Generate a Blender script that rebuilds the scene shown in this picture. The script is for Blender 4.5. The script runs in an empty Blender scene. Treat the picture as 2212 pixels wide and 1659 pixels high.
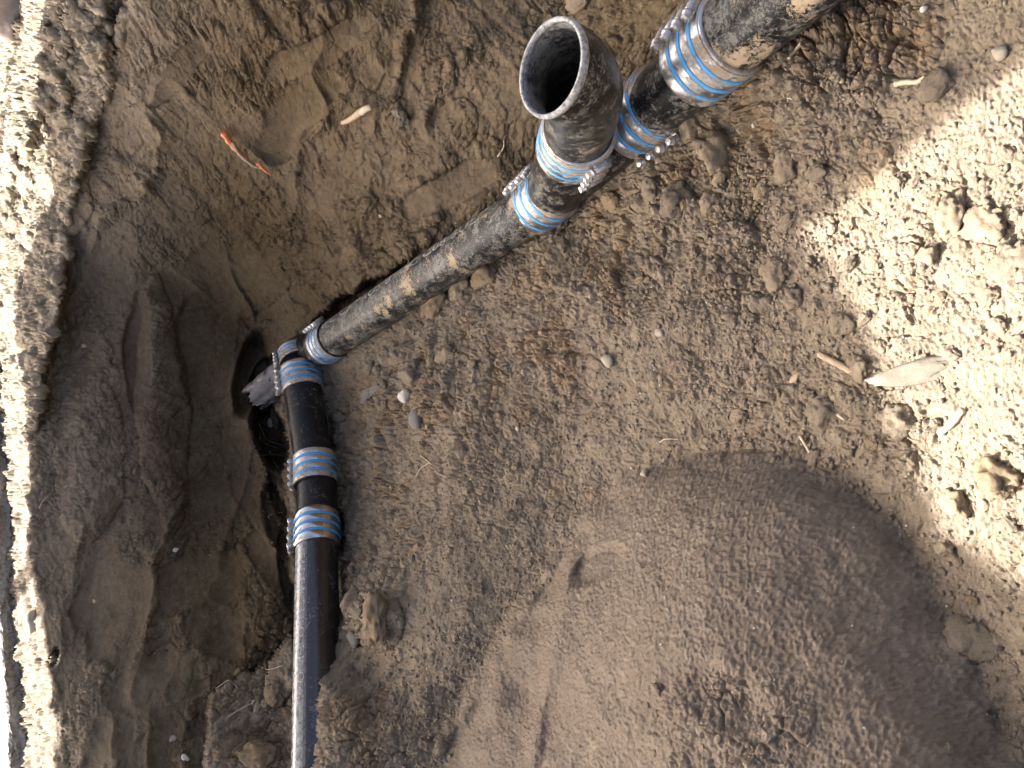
import bpy, math, random
import numpy as np
from mathutils import Vector, Matrix
R = math.radians
random.seed(11)
rng = np.random.default_rng(5)
scene = bpy.context.scene
COL = scene.collection

# ------------------------------------------------------------------ camera
# The photograph was taken in portrait and is shown turned a quarter: world "up" points to the left of the picture.
FPX = 1600.0                     # focal length in units of a 2212 x 1659 picture
PITCH = R(40)
CAMZ = 1.10
Fv = np.array([0, math.cos(PITCH), -math.sin(PITCH)])
Uv = np.array([0, math.sin(PITCH), math.cos(PITCH)])
Rv = np.array([1.0, 0, 0])
CAM = np.array([0, 0, CAMZ])
cd = bpy.data.cameras.new('camera')
cd.sensor_width = 36; cd.lens = 36 * FPX / 2212
cd.clip_start = 0.02; cd.clip_end = 400
cam = bpy.data.objects.new('camera', cd); COL.objects.link(cam)
M = Matrix.Identity(4)
for i in range(3):
    M[i][0] = -Uv[i]; M[i][1] = Rv[i]; M[i][2] = -Fv[i]; M[i][3] = CAM[i]
cam.matrix_world = M
scene.camera = cam

# ------------------------------------------------------------------ world, sun, exposure
SUN_EL = R(38)
SUN_AZ = np.array([-0.406, 0.914])           # horizontal direction towards the sun
world = bpy.data.worlds.new('World'); scene.world = world; world.use_nodes = True
wn = world.node_tree.nodes
bg = wn['Background']
sky = wn.new('ShaderNodeTexSky'); sky.sky_type = 'NISHITA'; sky.sun_disc = False
sky.sun_elevation = SUN_EL
sky.sun_rotation = math.atan2(SUN_AZ[0], SUN_AZ[1])
sky.air_density = 0.35; sky.dust_density = 9.0; sky.ozone_density = 0.0
world.node_tree.links.new(sky.outputs[0], bg.inputs[0]); bg.inputs[1].default_value = 0.105
sd = bpy.data.lights.new('sun', 'SUN'); sd.energy = 3.8; sd.angle = R(0.3); sd.color = (1.0, 0.975, 0.94)
sun = bpy.data.objects.new('sun', sd); COL.objects.link(sun)
sv = Vector((SUN_AZ[0] * math.cos(SUN_EL), SUN_AZ[1] * math.cos(SUN_EL), math.sin(SUN_EL))).normalized()
sun.rotation_euler = sv.to_track_quat('Z', 'Y').to_euler(); sun.location = sv * 8
vs = scene.view_settings
vs.view_transform = 'Standard'; vs.look = 'None'; vs.gamma = 1.0; vs.exposure = 2.56
vs.use_curve_mapping = False
scene.render.engine = 'CYCLES'

# ------------------------------------------------------------------ picture <-> place
def P(x, y, z):
    """point seen at picture position (x, y) at z metres along the optical axis"""
    xr, yr = (829.5 - y) / FPX, (1106 - x) / FPX
    return CAM + z * (Fv + xr * Rv + yr * Uv)
def PV(x, y, z): return Vector(P(x, y, z))
def imgdir(dx, dy): return Vector(-Uv * dx - Rv * dy)
def tocam(p): return (Vector(CAM) - Vector(p)).normalized()

# ------------------------------------------------------------------ noise
def _h(ix, iy, iz, seed):
    n = (ix.astype(np.uint32) * np.uint32(374761393) + iy.astype(np.uint32) * np.uint32(668265263)
         + iz.astype(np.uint32) * np.uint32(2147483647 - 57) + np.uint32(seed * 144665 + 7))
    n = (n ^ (n >> np.uint32(13))) * np.uint32(1274126177)
    n = n ^ (n >> np.uint32(16))
    return (n & np.uint32(0xffff)).astype(np.float32) / np.float32(65535)
def vnoise(x, y, z, seed=0):
    ix, iy, iz = np.floor(x).astype(np.int64), np.floor(y).astype(np.int64), np.floor(z).astype(np.int64)
    fx, fy, fz = (x - ix).astype(np.float32), (y - iy).astype(np.float32), (z - iz).astype(np.float32)
    fx = fx * fx * (3 - 2 * fx); fy = fy * fy * (3 - 2 * fy); fz = fz * fz * (3 - 2 * fz)
    r = 0
    for a in (0, 1):
        for b in (0, 1):
            for c in (0, 1):
                w = (fx if a else 1 - fx) * (fy if b else 1 - fy) * (fz if c else 1 - fz)
                r = r + w * _h(ix + a, iy + b, iz + c, seed)
    return r * 2 - 1
def fbm(x, y, z, freq, octv, seed=0, gain=0.5):
    r = 0; a = 1.0; t = 0
    for o in range(octv):
        r = r + a * vnoise(x * freq + o * 17.3, y * freq - o * 9.1, z * freq + o * 4.7, seed + o)
        t += a; a *= gain; freq *= 2.03
    return r / t
def worley(x, y, cell, seed=0, jit=0.95):
    """2-D Worley: F1, F2 (in cells) and a random number of the nearest cell"""
    x = (x / cell).astype(np.float32); y = (y / cell).astype(np.float32)
    ix, iy = np.floor(x).astype(np.int64), np.floor(y).astype(np.int64)
    f1 = np.full(x.shape, 9, np.float32); f2 = f1.copy(); idr = np.zeros_like(f1); ox = idr.copy(); oy = idr.copy()
    for a in (-1, 0, 1):
        for b in (-1, 0, 1):
            cx, cy = ix + a, iy + b; zz = cx * 0
            px = cx + 0.5 + jit * (_h(cx, cy, zz, seed) - 0.5)
            py = cy + 0.5 + jit * (_h(cx, cy, zz + 1, seed) - 0.5)
            d = np.sqrt((px - x) ** 2 + (py - y) ** 2).astype(np.float32)
            r = _h(cx, cy, zz + 2, seed)
            m = d < f1
            f2 = np.where(m, f1, np.minimum(f2, d)); idr = np.where(m, r, idr); f1 = np.where(m, d, f1)
            ox = np.where(m, px - x, ox); oy = np.where(m, py - y, oy)
    return f1, f2, idr, ox, oy
def sstep(a, b, x):
    t = np.clip((x - a) / (b - a), 0, 1); return t * t * (3 - 2 * t)

# ------------------------------------------------------------------ materials
def mat_new(name):
    m = bpy.data.materials.new(name); m.use_nodes = True
    nt = m.node_tree; b = nt.nodes['Principled BSDF']
    return m, nt, b
class NB:
    def __init__(s, nt): s.nt = nt
    def n(s, t, **kw):
        x = s.nt.nodes.new(t)
        for k, v in kw.items(): setattr(x, k, v)
        return x
    def l(s, a, b): s.nt.links.new(a, b)
    def noise(s, vec, scale, detail=4, rough=0.55, dist=0.0):
        x = s.n('ShaderNodeTexNoise'); s.l(vec, x.inputs['Vector'])
        x.inputs['Scale'].default_value = scale; x.inputs['Detail'].default_value = detail
        x.inputs['Roughness'].default_value = rough; x.inputs['Distortion'].default_value = dist
        return x.outputs['Fac']
    def ramp(s, fac, stops, interp='LINEAR'):
        x = s.n('ShaderNodeValToRGB'); s.l(fac, x.inputs[0]); cr = x.color_ramp; cr.interpolation = interp
        while len(cr.elements) < len(stops): cr.elements.new(0.5)
        for e, (p, c) in zip(cr.elements, stops):
            e.position = p; e.color = (c, c, c, 1) if isinstance(c, (int, float)) else (*c, 1)
        return x.outputs[0]
    def mix(s, fac, a, b, mode='MIX'):
        x = s.n('ShaderNodeMix', data_type='RGBA', blend_type=mode)
        for sock, v in ((x.inputs[0], fac), (x.inputs[6], a), (x.inputs[7], b)):
            if isinstance(v, (int, float)): sock.default_value = v
            elif isinstance(v, tuple): sock.default_value = (*v, 1)
            else: s.l(v, sock)
        return x.outputs[2]
    def math(s, op, a, b=0.0, clamp=False):
        x = s.n('ShaderNodeMath', operation=op, use_clamp=clamp)
        for sock, v in ((x.inputs[0], a), (x.inputs[1], b)):
            if isinstance(v, (int, float)): sock.default_value = v
            else: s.l(v, sock)
        return x.outputs[0]
    def bump(s, height, strength, dist, normal=None):
        x = s.n('ShaderNodeBump'); s.l(height, x.inputs['Height'])
        x.inputs['Strength'].default_value = strength; x.inputs['Distance'].default_value = dist
        if normal is not None: s.l(normal, x.inputs['Normal'])
        return x.outputs[0]
    def coord(s, kind='Object'): return s.n('ShaderNodeTexCoord').outputs[kind]
    def scaled(s, vec, sc):
        x = s.n('ShaderNodeMapping'); s.l(vec, x.inputs[0]); x.inputs['Scale'].default_value = sc; return x.outputs[0]
    def attr(s, name): return s.n('ShaderNodeAttribute', attribute_name=name).outputs['Fac']

def soil_material(name, base, dark, pale, grain=1.0, use_dry=False, rnd=False):
    m, nt, b = mat_new(name); k = NB(nt)
    co = k.n('ShaderNodeNewGeometry').outputs['Position']
    n1 = k.noise(co, 7, 5, 0.6); n2 = k.noise(co, 55, 4, 0.65); n3 = k.noise(co, 420, 3, 0.7)
    c = k.mix(k.ramp(n1, [(0.3, 0.0), (0.7, 1.0)]), dark, base)
    c = k.mix(k.math('MULTIPLY', k.ramp(n2, [(0.42, 0.0), (0.72, 1.0)]), 0.55), c, pale)
    c = k.mix(k.ramp(n3, [(0.28, 0.0), (0.55, 1.0)]), k.mix(0.55, c, dark), c)
    sp = k.noise(co, 900, 1, 0.5)
    c = k.mix(k.ramp(sp, [(0.66, 0.0), (0.74, 0.7)]), c, pale)
    if use_dry:
        def tone(cols):
            t = k.mix(k.ramp(n1, [(0.3, 0.0), (0.7, 1.0)]), cols[1], cols[0])
            t = k.mix(k.math('MULTIPLY', k.ramp(n2, [(0.42, 0.0), (0.72, 1.0)]), 0.55), t, cols[2])
            t = k.mix(k.ramp(n3, [(0.28, 0.0), (0.55, 1.0)]), k.mix(0.55, t, cols[1]), t)
            return k.mix(k.ramp(sp, [(0.68, 0.0), (0.75, 0.6)]), t, cols[2])
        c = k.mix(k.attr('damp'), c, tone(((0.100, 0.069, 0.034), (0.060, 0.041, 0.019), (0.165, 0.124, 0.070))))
        c = k.mix(k.attr('fine'), c, tone(((0.192, 0.156, 0.118), (0.150, 0.121, 0.091), (0.25, 0.205, 0.155))))
        c = k.mix(k.attr('dry'), c, k.mix(k.ramp(n2, [(0.3, 0.0), (0.7, 1.0)]), (0.21, 0.172, 0.115), (0.35, 0.300, 0.215)))
        och = k.attr('ochre')
        c = k.mix(k.math('MULTIPLY', och, 0.75), c, (0.26, 0.17, 0.085))
    if rnd:
        oi = k.n('ShaderNodeObjectInfo').outputs['Random']
        c = k.mix(1.0, c, k.ramp(oi, [(0.0, (0.84, 0.84, 0.85)), (0.5, (1.0, 0.99, 0.97)), (1.0, (1.14, 1.10, 1.02))]), 'MULTIPLY')
    nt.links.new(c, b.inputs['Base Color'])
    b.inputs['Roughness'].default_value = 0.95
    b.inputs['Specular IOR Level'].default_value = 0.15
    g1 = k.noise(co, 300, 4, 0.75); g2 = k.noise(co, 90, 3, 0.6)
    nb = k.bump(g2, 0.35 * grain, 0.006)
    nb = k.bump(g1, 0.75 * grain, 0.0035, nb)
    nt.links.new(nb, b.inputs['Normal'])
    return m
SOIL = {}
SOIL['floor'] = soil_material('pit_soil', (0.212, 0.173, 0.123), (0.150, 0.120, 0.084), (0.295, 0.248, 0.182), 1.0, True)
SOIL['clod'] = soil_material('clod_soil', (0.200, 0.166, 0.120), (0.145, 0.118, 0.084), (0.275, 0.232, 0.172), 1.0, False, True)
SOIL['ochre'] = soil_material('ochre_clod_soil', (0.235, 0.178, 0.110), (0.17, 0.128, 0.078), (0.31, 0.245, 0.16), 1.0, False, True)
SOIL['crumb'] = soil_material('crumb_soil', (0.210, 0.173, 0.125), (0.150, 0.121, 0.086), (0.30, 0.255, 0.19), 0.6)

def stone_material(name, c0, c1, rough=0.8, sc=40):
    m, nt, b = mat_new(name); k = NB(nt); co = k.coord('Object')
    n = k.noise(co, sc, 5, 0.7)
    nt.links.new(k.mix(k.ramp(n, [(0.3, 0.0), (0.7, 1.0)]), c0, c1), b.inputs['Base Color'])
    b.inputs['Roughness'].default_value = rough
    nt.links.new(k.bump(k.noise(co, sc * 5, 4, 0.7), 0.6, 0.002), b.inputs['Normal'])
    return m
ST_WHITE = stone_material('white_stone', (0.42, 0.385, 0.32), (0.66, 0.63, 0.56))
ST_GREY = stone_material('grey_stone', (0.12, 0.105, 0.085), (0.20, 0.18, 0.15))
ST_PALE = stone_material('pale_stone', (0.25, 0.215, 0.155), (0.40, 0.36, 0.28))
ST_TAN = stone_material('tan_stone', (0.40, 0.30, 0.19), (0.52, 0.42, 0.29))
CONCRETE = stone_material('concrete', (0.15, 0.13, 0.10), (0.34, 0.325, 0.295), 0.9, 90)
WOODM = stone_material('root_bark', (0.28, 0.20, 0.12), (0.42, 0.32, 0.21), 0.8, 90)
ROOTP = stone_material('pale_root', (0.42, 0.34, 0.23), (0.56, 0.47, 0.34), 0.8, 120)
ORANGE = stone_material('orange_root', (0.62, 0.15, 0.045), (0.72, 0.30, 0.14), 0.7, 70)
PLY = stone_material('plywood', (0.35, 0.25, 0.15), (0.42, 0.31, 0.2), 0.7, 8)

def hdpe_material(name, mud, smear, gloss=0.42, tint=(0.008, 0.0085, 0.009), mudcol=(0.34, 0.265, 0.175), gsm=(0.20, 0.192, 0.158)):
    """black pipe plastic under dried mud, thin smears and scratches; mud/smear 0..1"""
    m, nt, b = mat_new(name); k = NB(nt); co = k.coord('Object')
    sm = k.noise(co, 26, 6, 0.72, 0.6)
    fine = k.noise(co, 150, 5, 0.75, 0.8)
    scr = k.noise(k.scaled(co, (60, 60, 420)), 1.0, 4, 0.7, 0.5)
    scr2 = k.noise(k.scaled(co, (380, 60, 60)), 1.0, 4, 0.7, 0.5)
    s = k.math('ADD', k.math('MULTIPLY', sm, 0.5), k.math('MULTIPLY', fine, 0.5))
    thin = k.ramp(s, [(0.585 - 0.075 * smear, 0.0), (0.65 - 0.07 * smear, 0.9)])
    c = k.mix(thin, tint, gsm)
    c = k.mix(k.math('MULTIPLY', k.ramp(scr, [(0.60, 0.0), (0.68, 1.0)]), 0.35 * smear), c, (0.30, 0.29, 0.25))
    c = k.mix(k.math('MULTIPLY', k.ramp(scr2, [(0.62, 0.0), (0.70, 1.0)]), 0.30 * smear), c, (0.30, 0.28, 0.22))
    mm = k.math('ADD', k.math('MULTIPLY', k.noise(co, 16, 3, 0.55, 0.3), 0.62), k.math('MULTIPLY', fine, 0.38))
    mf = k.ramp(mm, [(0.665 - 0.14 * mud, 0.0), (0.70 - 0.14 * mud, 1.0)])
    c = k.mix(mf, c, k.mix(k.noise(co, 200, 3), mudcol, tuple(v * 1.35 for v in mudcol)))
    nt.links.new(c, b.inputs['Base Color']); b.inputs['Specular IOR Level'].default_value = 0.3 if gloss > 0.3 else 0.5
    rr = k.math('ADD', k.math('MULTIPLY', thin, 0.25), gloss)
    rr = k.math('ADD', rr, k.math('MULTIPLY', mf, 0.45), True)
    nt.links.new(rr, b.inputs['Roughness'])
    hgt = k.math('ADD', k.math('MULTIPLY', mf, 1.0), k.math('MULTIPLY', fine, 0.35))
    nt.links.new(k.bump(hgt, 0.6, 0.0016), b.inputs['Normal'])
    return m
PIPE_MAIN = hdpe_material('muddy_black_plastic', 0.82, 1.30, 0.36)
PIPE_FIT = hdpe_material('dusty_black_plastic', 0.50, 1.0, 0.34)
PIPE_IN = hdpe_material('dusty_pipe_inside', 0.35, 1.7, 0.45, tint=(0.03, 0.031, 0.032), gsm=(0.26, 0.255, 0.235))
PIPE_BIG = hdpe_material('heavily_smeared_black_plastic', 0.78, 1.35, 0.36)
PIPE_DARK = hdpe_material('damp_black_plastic', 0.22, 0.55, 0.36, gsm=(0.10, 0.10, 0.075))
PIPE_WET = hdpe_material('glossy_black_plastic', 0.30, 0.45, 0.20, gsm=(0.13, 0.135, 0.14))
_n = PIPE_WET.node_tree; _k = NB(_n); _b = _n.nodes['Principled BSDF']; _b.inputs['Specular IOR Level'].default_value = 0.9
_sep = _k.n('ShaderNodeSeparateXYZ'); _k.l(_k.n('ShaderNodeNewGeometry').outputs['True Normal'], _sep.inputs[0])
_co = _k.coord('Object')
_sheen = _k.math('MULTIPLY', _k.ramp(_sep.outputs['Z'], [(0.66, 0.0), (0.93, 1.0)]), _k.ramp(_k.noise(_co, 70, 5, 0.75, 0.6), [(0.34, 0.0), (0.56, 0.9)]))  # sky sheen painted into the colour: pale broken streak on upward faces
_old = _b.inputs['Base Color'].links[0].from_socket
_k.l(_k.mix(_sheen, _old, (0.42, 0.425, 0.41)), _b.inputs['Base Color'])
INK = stone_material('white_ink', (0.03, 0.03, 0.028), (0.62, 0.62, 0.59), 0.7, 130)
RIM = stone_material('chalky_cut_edge', (0.07, 0.08, 0.09), (0.52, 0.51, 0.48), 0.8, 150)

def steel_material(name, mud, rough=0.28):
    m, nt, b = mat_new(name); k = NB(nt); co = k.coord('Object')
    n = k.math('ADD', k.math('MULTIPLY', k.noise(co, 24, 4, 0.6), 0.6), k.math('MULTIPLY', k.noise(co, 170, 4, 0.7, 0.5), 0.4))
    f = k.ramp(n, [(0.66 - 0.26 * mud, 0.0), (0.74 - 0.2 * mud, 1.0)])
    c = k.mix(k.noise(co, 90, 3), (0.50, 0.49, 0.47), (0.66, 0.65, 0.63))
    nt.links.new(k.mix(f, c, (0.30, 0.24, 0.16)), b.inputs['Base Color'])
    nt.links.new(k.math('SUBTRACT', 1.0, f, True), b.inputs['Metallic'])
    nt.links.new(k.math('ADD', k.math('MULTIPLY', f, 0.6), k.math('ADD', rough, k.math('MULTIPLY', k.noise(co, 60, 3), 0.12)), True), b.inputs['Roughness'])
    nt.links.new(k.bump(k.math('ADD', f, k.math('MULTIPLY', k.noise(co, 220, 3), 0.4)), 0.35, 0.001), b.inputs['Normal'])
    return m
def stripe_material(name, mud):
    m, nt, b = mat_new(name); k = NB(nt); co = k.coord('Object')
    n = k.math('ADD', k.math('MULTIPLY', k.noise(co, 30, 4, 0.6), 0.55), k.math('MULTIPLY', k.noise(co, 180, 4, 0.7, 0.5), 0.45))
    f = k.ramp(n, [(0.66 - 0.2 * mud, 0.0), (0.69 - 0.2 * mud, 1.0)])
    c = k.mix(k.noise(co, 120, 3), (0.055, 0.30, 0.62), (0.10, 0.40, 0.74))
    nt.links.new(k.mix(f, c, (0.24, 0.18, 0.12)), b.inputs['Base Color'])
    nt.links.new(k.math('ADD', 0.42, k.math('MULTIPLY', f, 0.5)), b.inputs['Roughness'])
    nt.links.new(k.bump(f, 0.4, 0.001), b.inputs['Normal'])
    return m
ST_CLEAN, ST_MUD, ST_DARK = steel_material('bright_steel', 0.15, 0.14), steel_material('muddy_steel', 0.66, 0.24), steel_material('dull_steel', 0.74, 0.28)
BL_CLEAN, BL_MUD, BL_DARK = stripe_material('clean_blue_rubber', 0.1), stripe_material('muddy_blue_rubber', 0.62), stripe_material('dull_blue_rubber', 0.85)
BOLT = steel_material('screw_steel', 0.62, 0.36)
OLDPIPE, _nt, _b = mat_new('old_grey_plastic'); _k = NB(_nt)
_nt.links.new(_k.mix(_k.noise(_k.coord(), 30, 5, 0.7), (0.05, 0.04, 0.03), (0.34, 0.31, 0.27)), _b.inputs['Base Color']); _b.inputs['Roughness'].default_value = 0.25

# ------------------------------------------------------------------ object helpers
def link(o, parent=None):
    COL.objects.link(o)
    if parent is not None:
        o.parent = parent
    return o
def tag(o, label=None, cat=None, group=None, kind=None):
    if label: o['label'] = label
    if cat: o['category'] = cat
    if group: o['group'] = group
    if kind: o['kind'] = kind
    return o
def mesh_np(name, verts, quads=None, tris=None, smooth=True):
    me = bpy.data.meshes.new(name)
    verts = np.asarray(verts, np.float32); me.vertices.add(len(verts)); me.vertices.foreach_set('co', verts.ravel())
    parts = []
    if quads is not None and len(quads): parts.append((np.asarray(quads, np.int32), 4))
    if tris is not None and len(tris): parts.append((np.asarray(tris, np.int32), 3))
    nl = sum(p.size for p, _ in parts); nf = sum(len(p) for p, _ in parts)
    me.loops.add(nl); me.polygons.add(nf)
    me.loops.foreach_set('vertex_index', np.concatenate([p.ravel() for p, _ in parts]))
    tot = np.concatenate([np.full(len(p), n, np.int32) for p, n in parts])
    st = np.concatenate([[0], np.cumsum(tot)[:-1]]).astype(np.int32)
    me.polygons.foreach_set('loop_start', st)
    me.polygons.foreach_set('use_smooth', np.full(nf, smooth, bool))
    me.update(calc_edges=True); me.validate()
    return me
def obj(name, me, mat, parent=None):
    o = bpy.data.objects.new(name, me); me.materials.append(mat) if not me.materials else None
    return link(o, parent)
def empty(name, loc, rot=None):
    o = bpy.data.objects.new(name, None); o.empty_display_size = 0.05
    o.location = loc
    if rot is not None: o.rotation_mode = 'QUATERNION'; o.rotation_quaternion = rot
    return link(o)
def rings_mesh(name, rings, closed_loop=False, cap0=False, cap1=False, smooth=True):
    """rings: list of (n,3) arrays"""
    n = len(rings[0]); v = np.concatenate(rings); q = []; t = []
    m = len(rings)
    for i in range(m if closed_loop else m - 1):
        a = i * n; b = ((i + 1) % m) * n
        for j in range(n):
            j2 = (j + 1) % n
            q.append((a + j, a + j2, b + j2, b + j))
    if cap0:
        c = len(v); v = np.vstack([v, rings[0].mean(0)])
        for j in range(n): t.append((c, (j + 1) % n, j))
    if cap1:
        c = len(v); v = np.vstack([v, rings[-1].mean(0)]); a = (m - 1) * n
        for j in range(n): t.append((c, a + j, a + (j + 1) % n))
    return mesh_np(name, v, q, t, smooth)
def frames(path):
    path = [Vector(p) for p in path]; out = []
    t0 = (path[1] - path[0]).normalized()
    up = Vector((0, 0, 1)) if abs(t0.z) < 0.9 else Vector((1, 0, 0))
    nrm = (up - t0 * up.dot(t0)).normalized()
    for i, p in enumerate(path):
        t = (path[min(i + 1, len(path) - 1)] - path[max(i - 1, 0)]).normalized()
        nrm = (nrm - t * nrm.dot(t)).normalized()
        out.append((p, t, nrm, t.cross(nrm)))
    return out
def ring(fr, r, n, wob=None):
    p, t, a, b = fr
    an = np.linspace(0, 2 * math.pi, n, endpoint=False)
    rr = r if wob is None else r * wob
    return np.array(p) + (np.outer(np.cos(an) * rr, np.array(a)) + np.outer(np.sin(an) * rr, np.array(b)))
def tube(name, path, rad, mat, parent=None, n=40, hollow=0.0, caps=True, origin=None):
    fr = frames(path)
    rad = rad if hasattr(rad, '__len__') else [rad] * len(path)
    rs = [ring(f, r, n) for f, r in zip(fr, rad)]
    if hollow:
        rs = rs + [ring(f, r - hollow, n) for f, r in reversed(list(zip(fr, rad)))]
        me = rings_mesh(name, rs, closed_loop=True)
    else:
        me = rings_mesh(name, rs, cap0=caps, cap1=caps)
    return obj(name, me, mat, parent)
def spline(pts, n=8):
    pts = [Vector(p) for p in pts]; out = []
    q = [pts[0] * 2 - pts[1]] + pts + [pts[-1] * 2 - pts[-2]]
    for i in range(1, len(q) - 2):
        for j in range(n):
            t = j / n
            a, b, c, d = q[i - 1], q[i], q[i + 1], q[i + 2]
            out.append(0.5 * ((2 * b) + (c - a) * t + (2 * a - 5 * b + 4 * c - d) * t * t + (3 * b - a - 3 * c + d) * t ** 3))
    out.append(pts[-1]); return out
def lerp_path(a, b, n): a, b = Vector(a), Vector(b); return [a.lerp(b, i / (n - 1)) for i in range(n)]

# ------------------------------------------------------------------ pipe run: nodes in the place
PR = 0.057                                        # pipe radius, 114 mm pipe
A0 = PV(708, 741, 2.30)                            # main pipe, far end
A1 = PV(1172, 433, 1.65)                           # main pipe, end at the wye
WY1 = PV(1397, 243, 1.33)                          # far coupling of the wye
C3 = PV(1540, 110, 1.12)                           # coupling of the rising pipe
E3 = PV(2010, -290, 0.795)                           # rising pipe leaves the picture
B0 = PV(648, 800, 2.36)                            # second run, at the bend
B1 = PV(680, 1010, 2.20)
B2 = PV(686, 1080, 2.14)
B3 = PV(684, 1150, 2.08)
B4 = PV(686, 2300, 1.344)

# ------------------------------------------------------------------ terrain
def tps(pts):
    pts = np.array(pts, float); X = pts[:, :2] / 1000; q = 1 / pts[:, 2]
    n = len(X); d = np.linalg.norm(X[:, None] - X[None], axis=2)
    K = np.where(d > 0, d * d * np.log(d + 1e-12), 0) + np.eye(n) * 1e-4
    Pm = np.hstack([np.ones((n, 1)), X]); A = np.block([[K, Pm], [Pm.T, np.zeros((3, 3))]])
    w = np.linalg.solve(A, np.concatenate([q, np.zeros(3)]))
    def f(gx, gy):
        gx = gx / 1000; gy = gy / 1000
        r = w[n] + w[n + 1] * gx + w[n + 2] * gy
        for i in range(n):
            d2 = (gx - X[i, 0]) ** 2 + (gy - X[i, 1]) ** 2
            r = r + w[i] * 0.5 * d2 * np.log(d2 + 1e-12)
        return r
    return f
def along(a, b, t): return a + (b - a) * t
# pipe picture lines (x, y, z) for laying soil against them
def pipe_px(x0, y0, z0, x1, y1, z1, t):
    q = along(1 / z0, 1 / z1, t); return along(x0, x1, t), along(y0, y1, t), 1 / q
floor_pts, wall_pts = [], []
for t in np.linspace(0, 1, 6):
    x, y, z = pipe_px(708, 741, 2.30, 1172, 433, 1.65, t)
    floor_pts += [(x, y, z + 0.075), (x + 0.034 * 1600 / z * 1.05, y + 0.05 * 1600 / z * 1.05, z + 0.028)]
    wall_pts += [(x, y, z + 0.10), (x - 0.034 * 1600 / z * 1.2, y - 0.05 * 1600 / z * 1.2, z + 0.06)]
for t in np.linspace(0, 1, 4):
    x, y, z = pipe_px(1190, 440, 1.62, 1537, 128, 1.12, t)
    floor_pts += [(x, y, z + 0.085), (x + 0.036 * 1600 / z * 1.1, y + 0.047 * 1600 / z * 1.1, z + 0.050)]
    wall_pts += [(x - 20, y - 20, z + 0.14), (x - 0.034 * 1600 / z * 1.6, y - 0.05 * 1600 / z * 1.6, z + 0.10)]
for (x, y, z) in ((652, 830, 2.34), (672, 950, 2.24), (684, 1080, 2.14), (684, 1180, 2.06), (684, 1300, 1.96)):
    floor_pts += [(x, y, z + 0.09), (x + 62, y, z + 0.05)]
    wall_pts += [(x, y, z + 0.16), (x - 60, y, z + 0.10)]
floor_pts += [(640, 1420, 1.93), (735, 1400, 1.84), (635, 1500, 1.86), (705, 1500, 1.75), (635, 1620, 1.77), (712, 1620, 1.655), (635, 1720, 1.69), (715, 1720, 1.58),
              (760, 1300, 1.88), (800, 1450, 1.74), (500, 1640, 1.80), (560, 1560, 1.86),
              (950, 900, 1.80), (1200, 900, 1.53), (1000, 1200, 1.60), (900, 1500, 1.56), (1250, 600, 1.49), (1450, 450, 1.29), (1350, 1100, 1.38),
              (1600, 700, 1.18), (1600, 400, 1.17), (1650, 180, 1.10), (1900, 500, 0.985), (1900, 50, 0.97), (2200, 200, 0.82), (2200, 700, 0.80), (2200, 1100, 0.80),
              (1800, 1000, 1.04), (2000, 1300, 0.92), (1600, 1300, 1.17), (1300, 1500, 1.38), (2150, 1640, 0.80), (1700, 1640, 1.05), (1200, 1640, 1.42),
              (2200, -400, 0.82), (1700, -400, 1.05), (2900, 200, 0.62), (2900, 1200, 0.60), (2900, -500, 0.62), (2900, 2200, 0.58), (2200, 2200, 0.72), (1300, 2200, 1.2), (700, 2200, 1.45)]
wall_pts += [(20, 300, 2.55), (20, 0, 2.25), (130, 560, 2.46), (40, 1000, 2.48), (60, 700, 2.62), (80, 1300, 2.27), (110, 1640, 2.03), (240, 0, 1.72),
             (240, 250, 2.06), (450, 100, 1.78), (450, 350, 2.14), (700, 60, 1.62), (700, 300, 1.93), (700, 450, 2.10), (950, 60, 1.55), (950, 260, 1.70), (1100, 100, 1.50), (1100, 260, 1.60), (1240, 0, 1.42),
             (300, 600, 2.44), (300, 900, 2.46), (500, 600, 2.50), (560, 720, 2.62), (450, 900, 2.56), (300, 1200, 2.24), (500, 1200, 2.24), (560, 1000, 2.44),
             (300, 1500, 2.0), (500, 1450, 2.02), (420, 1640, 1.90), (200, 1640, 1.92), (600, 1400, 2.02),
             (20, -450, 1.7), (700, -450, 1.35), (1240, -450, 1.25), (110, 2200, 1.55), (500, 2200, 1.6), (-20, 700, 2.6), (-20, 100, 2.25), (-20, 1400, 2.2)]
# the wall passes behind the floor further right
wall_pts += [(1500, 300, 1.6), (1500, 900, 2.0), (1000, 900, 2.5), (1000, 1300, 2.4), (850, 1600, 2.1), (2200, 200, 1.2), (2200, 1200, 1.6), (1400, 1600, 2.0), (2900, 700, 1.2)]
mound_pts = [(1255, 1165, 1.385), (1120, 1380, 1.44), (985, 1540, 1.50), (1400, 1040, 1.31), (1640, 985, 1.145), (1900, 1080, 0.99), (2040, 1280, 0.905), (2160, 1560, 0.80),
             (1330, 1190, 1.235), (1245, 1340, 1.26), (1140, 1520, 1.345), (1480, 1110, 1.10), (1560, 1180, 1.005), (1700, 1100, 0.985), (1780, 1200, 0.925), (1600, 1340, 0.935), (1350, 1420, 1.085), (1210, 1640, 1.18), (1600, 1620, 0.875), (1950, 1500, 0.815),
             (1100, 1120, 1.95), (900, 1380, 2.05), (780, 1600, 2.0), (1350, 900, 1.8), (1650, 840, 1.5), (2000, 950, 1.2), (2250, 1200, 0.95), (2400, 1600, 0.78),
             (700, 900, 3.0), (1500, 300, 2.6), (2300, 300, 1.9), (300, 300, 4.0), (300, 1500, 3.0), (1300, 2200, 1.0), (2000, 2200, 0.66), (2900, 1800, 0.72)]
fW, fF, fM = tps(wall_pts), tps(floor_pts), tps(mound_pts)

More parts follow.
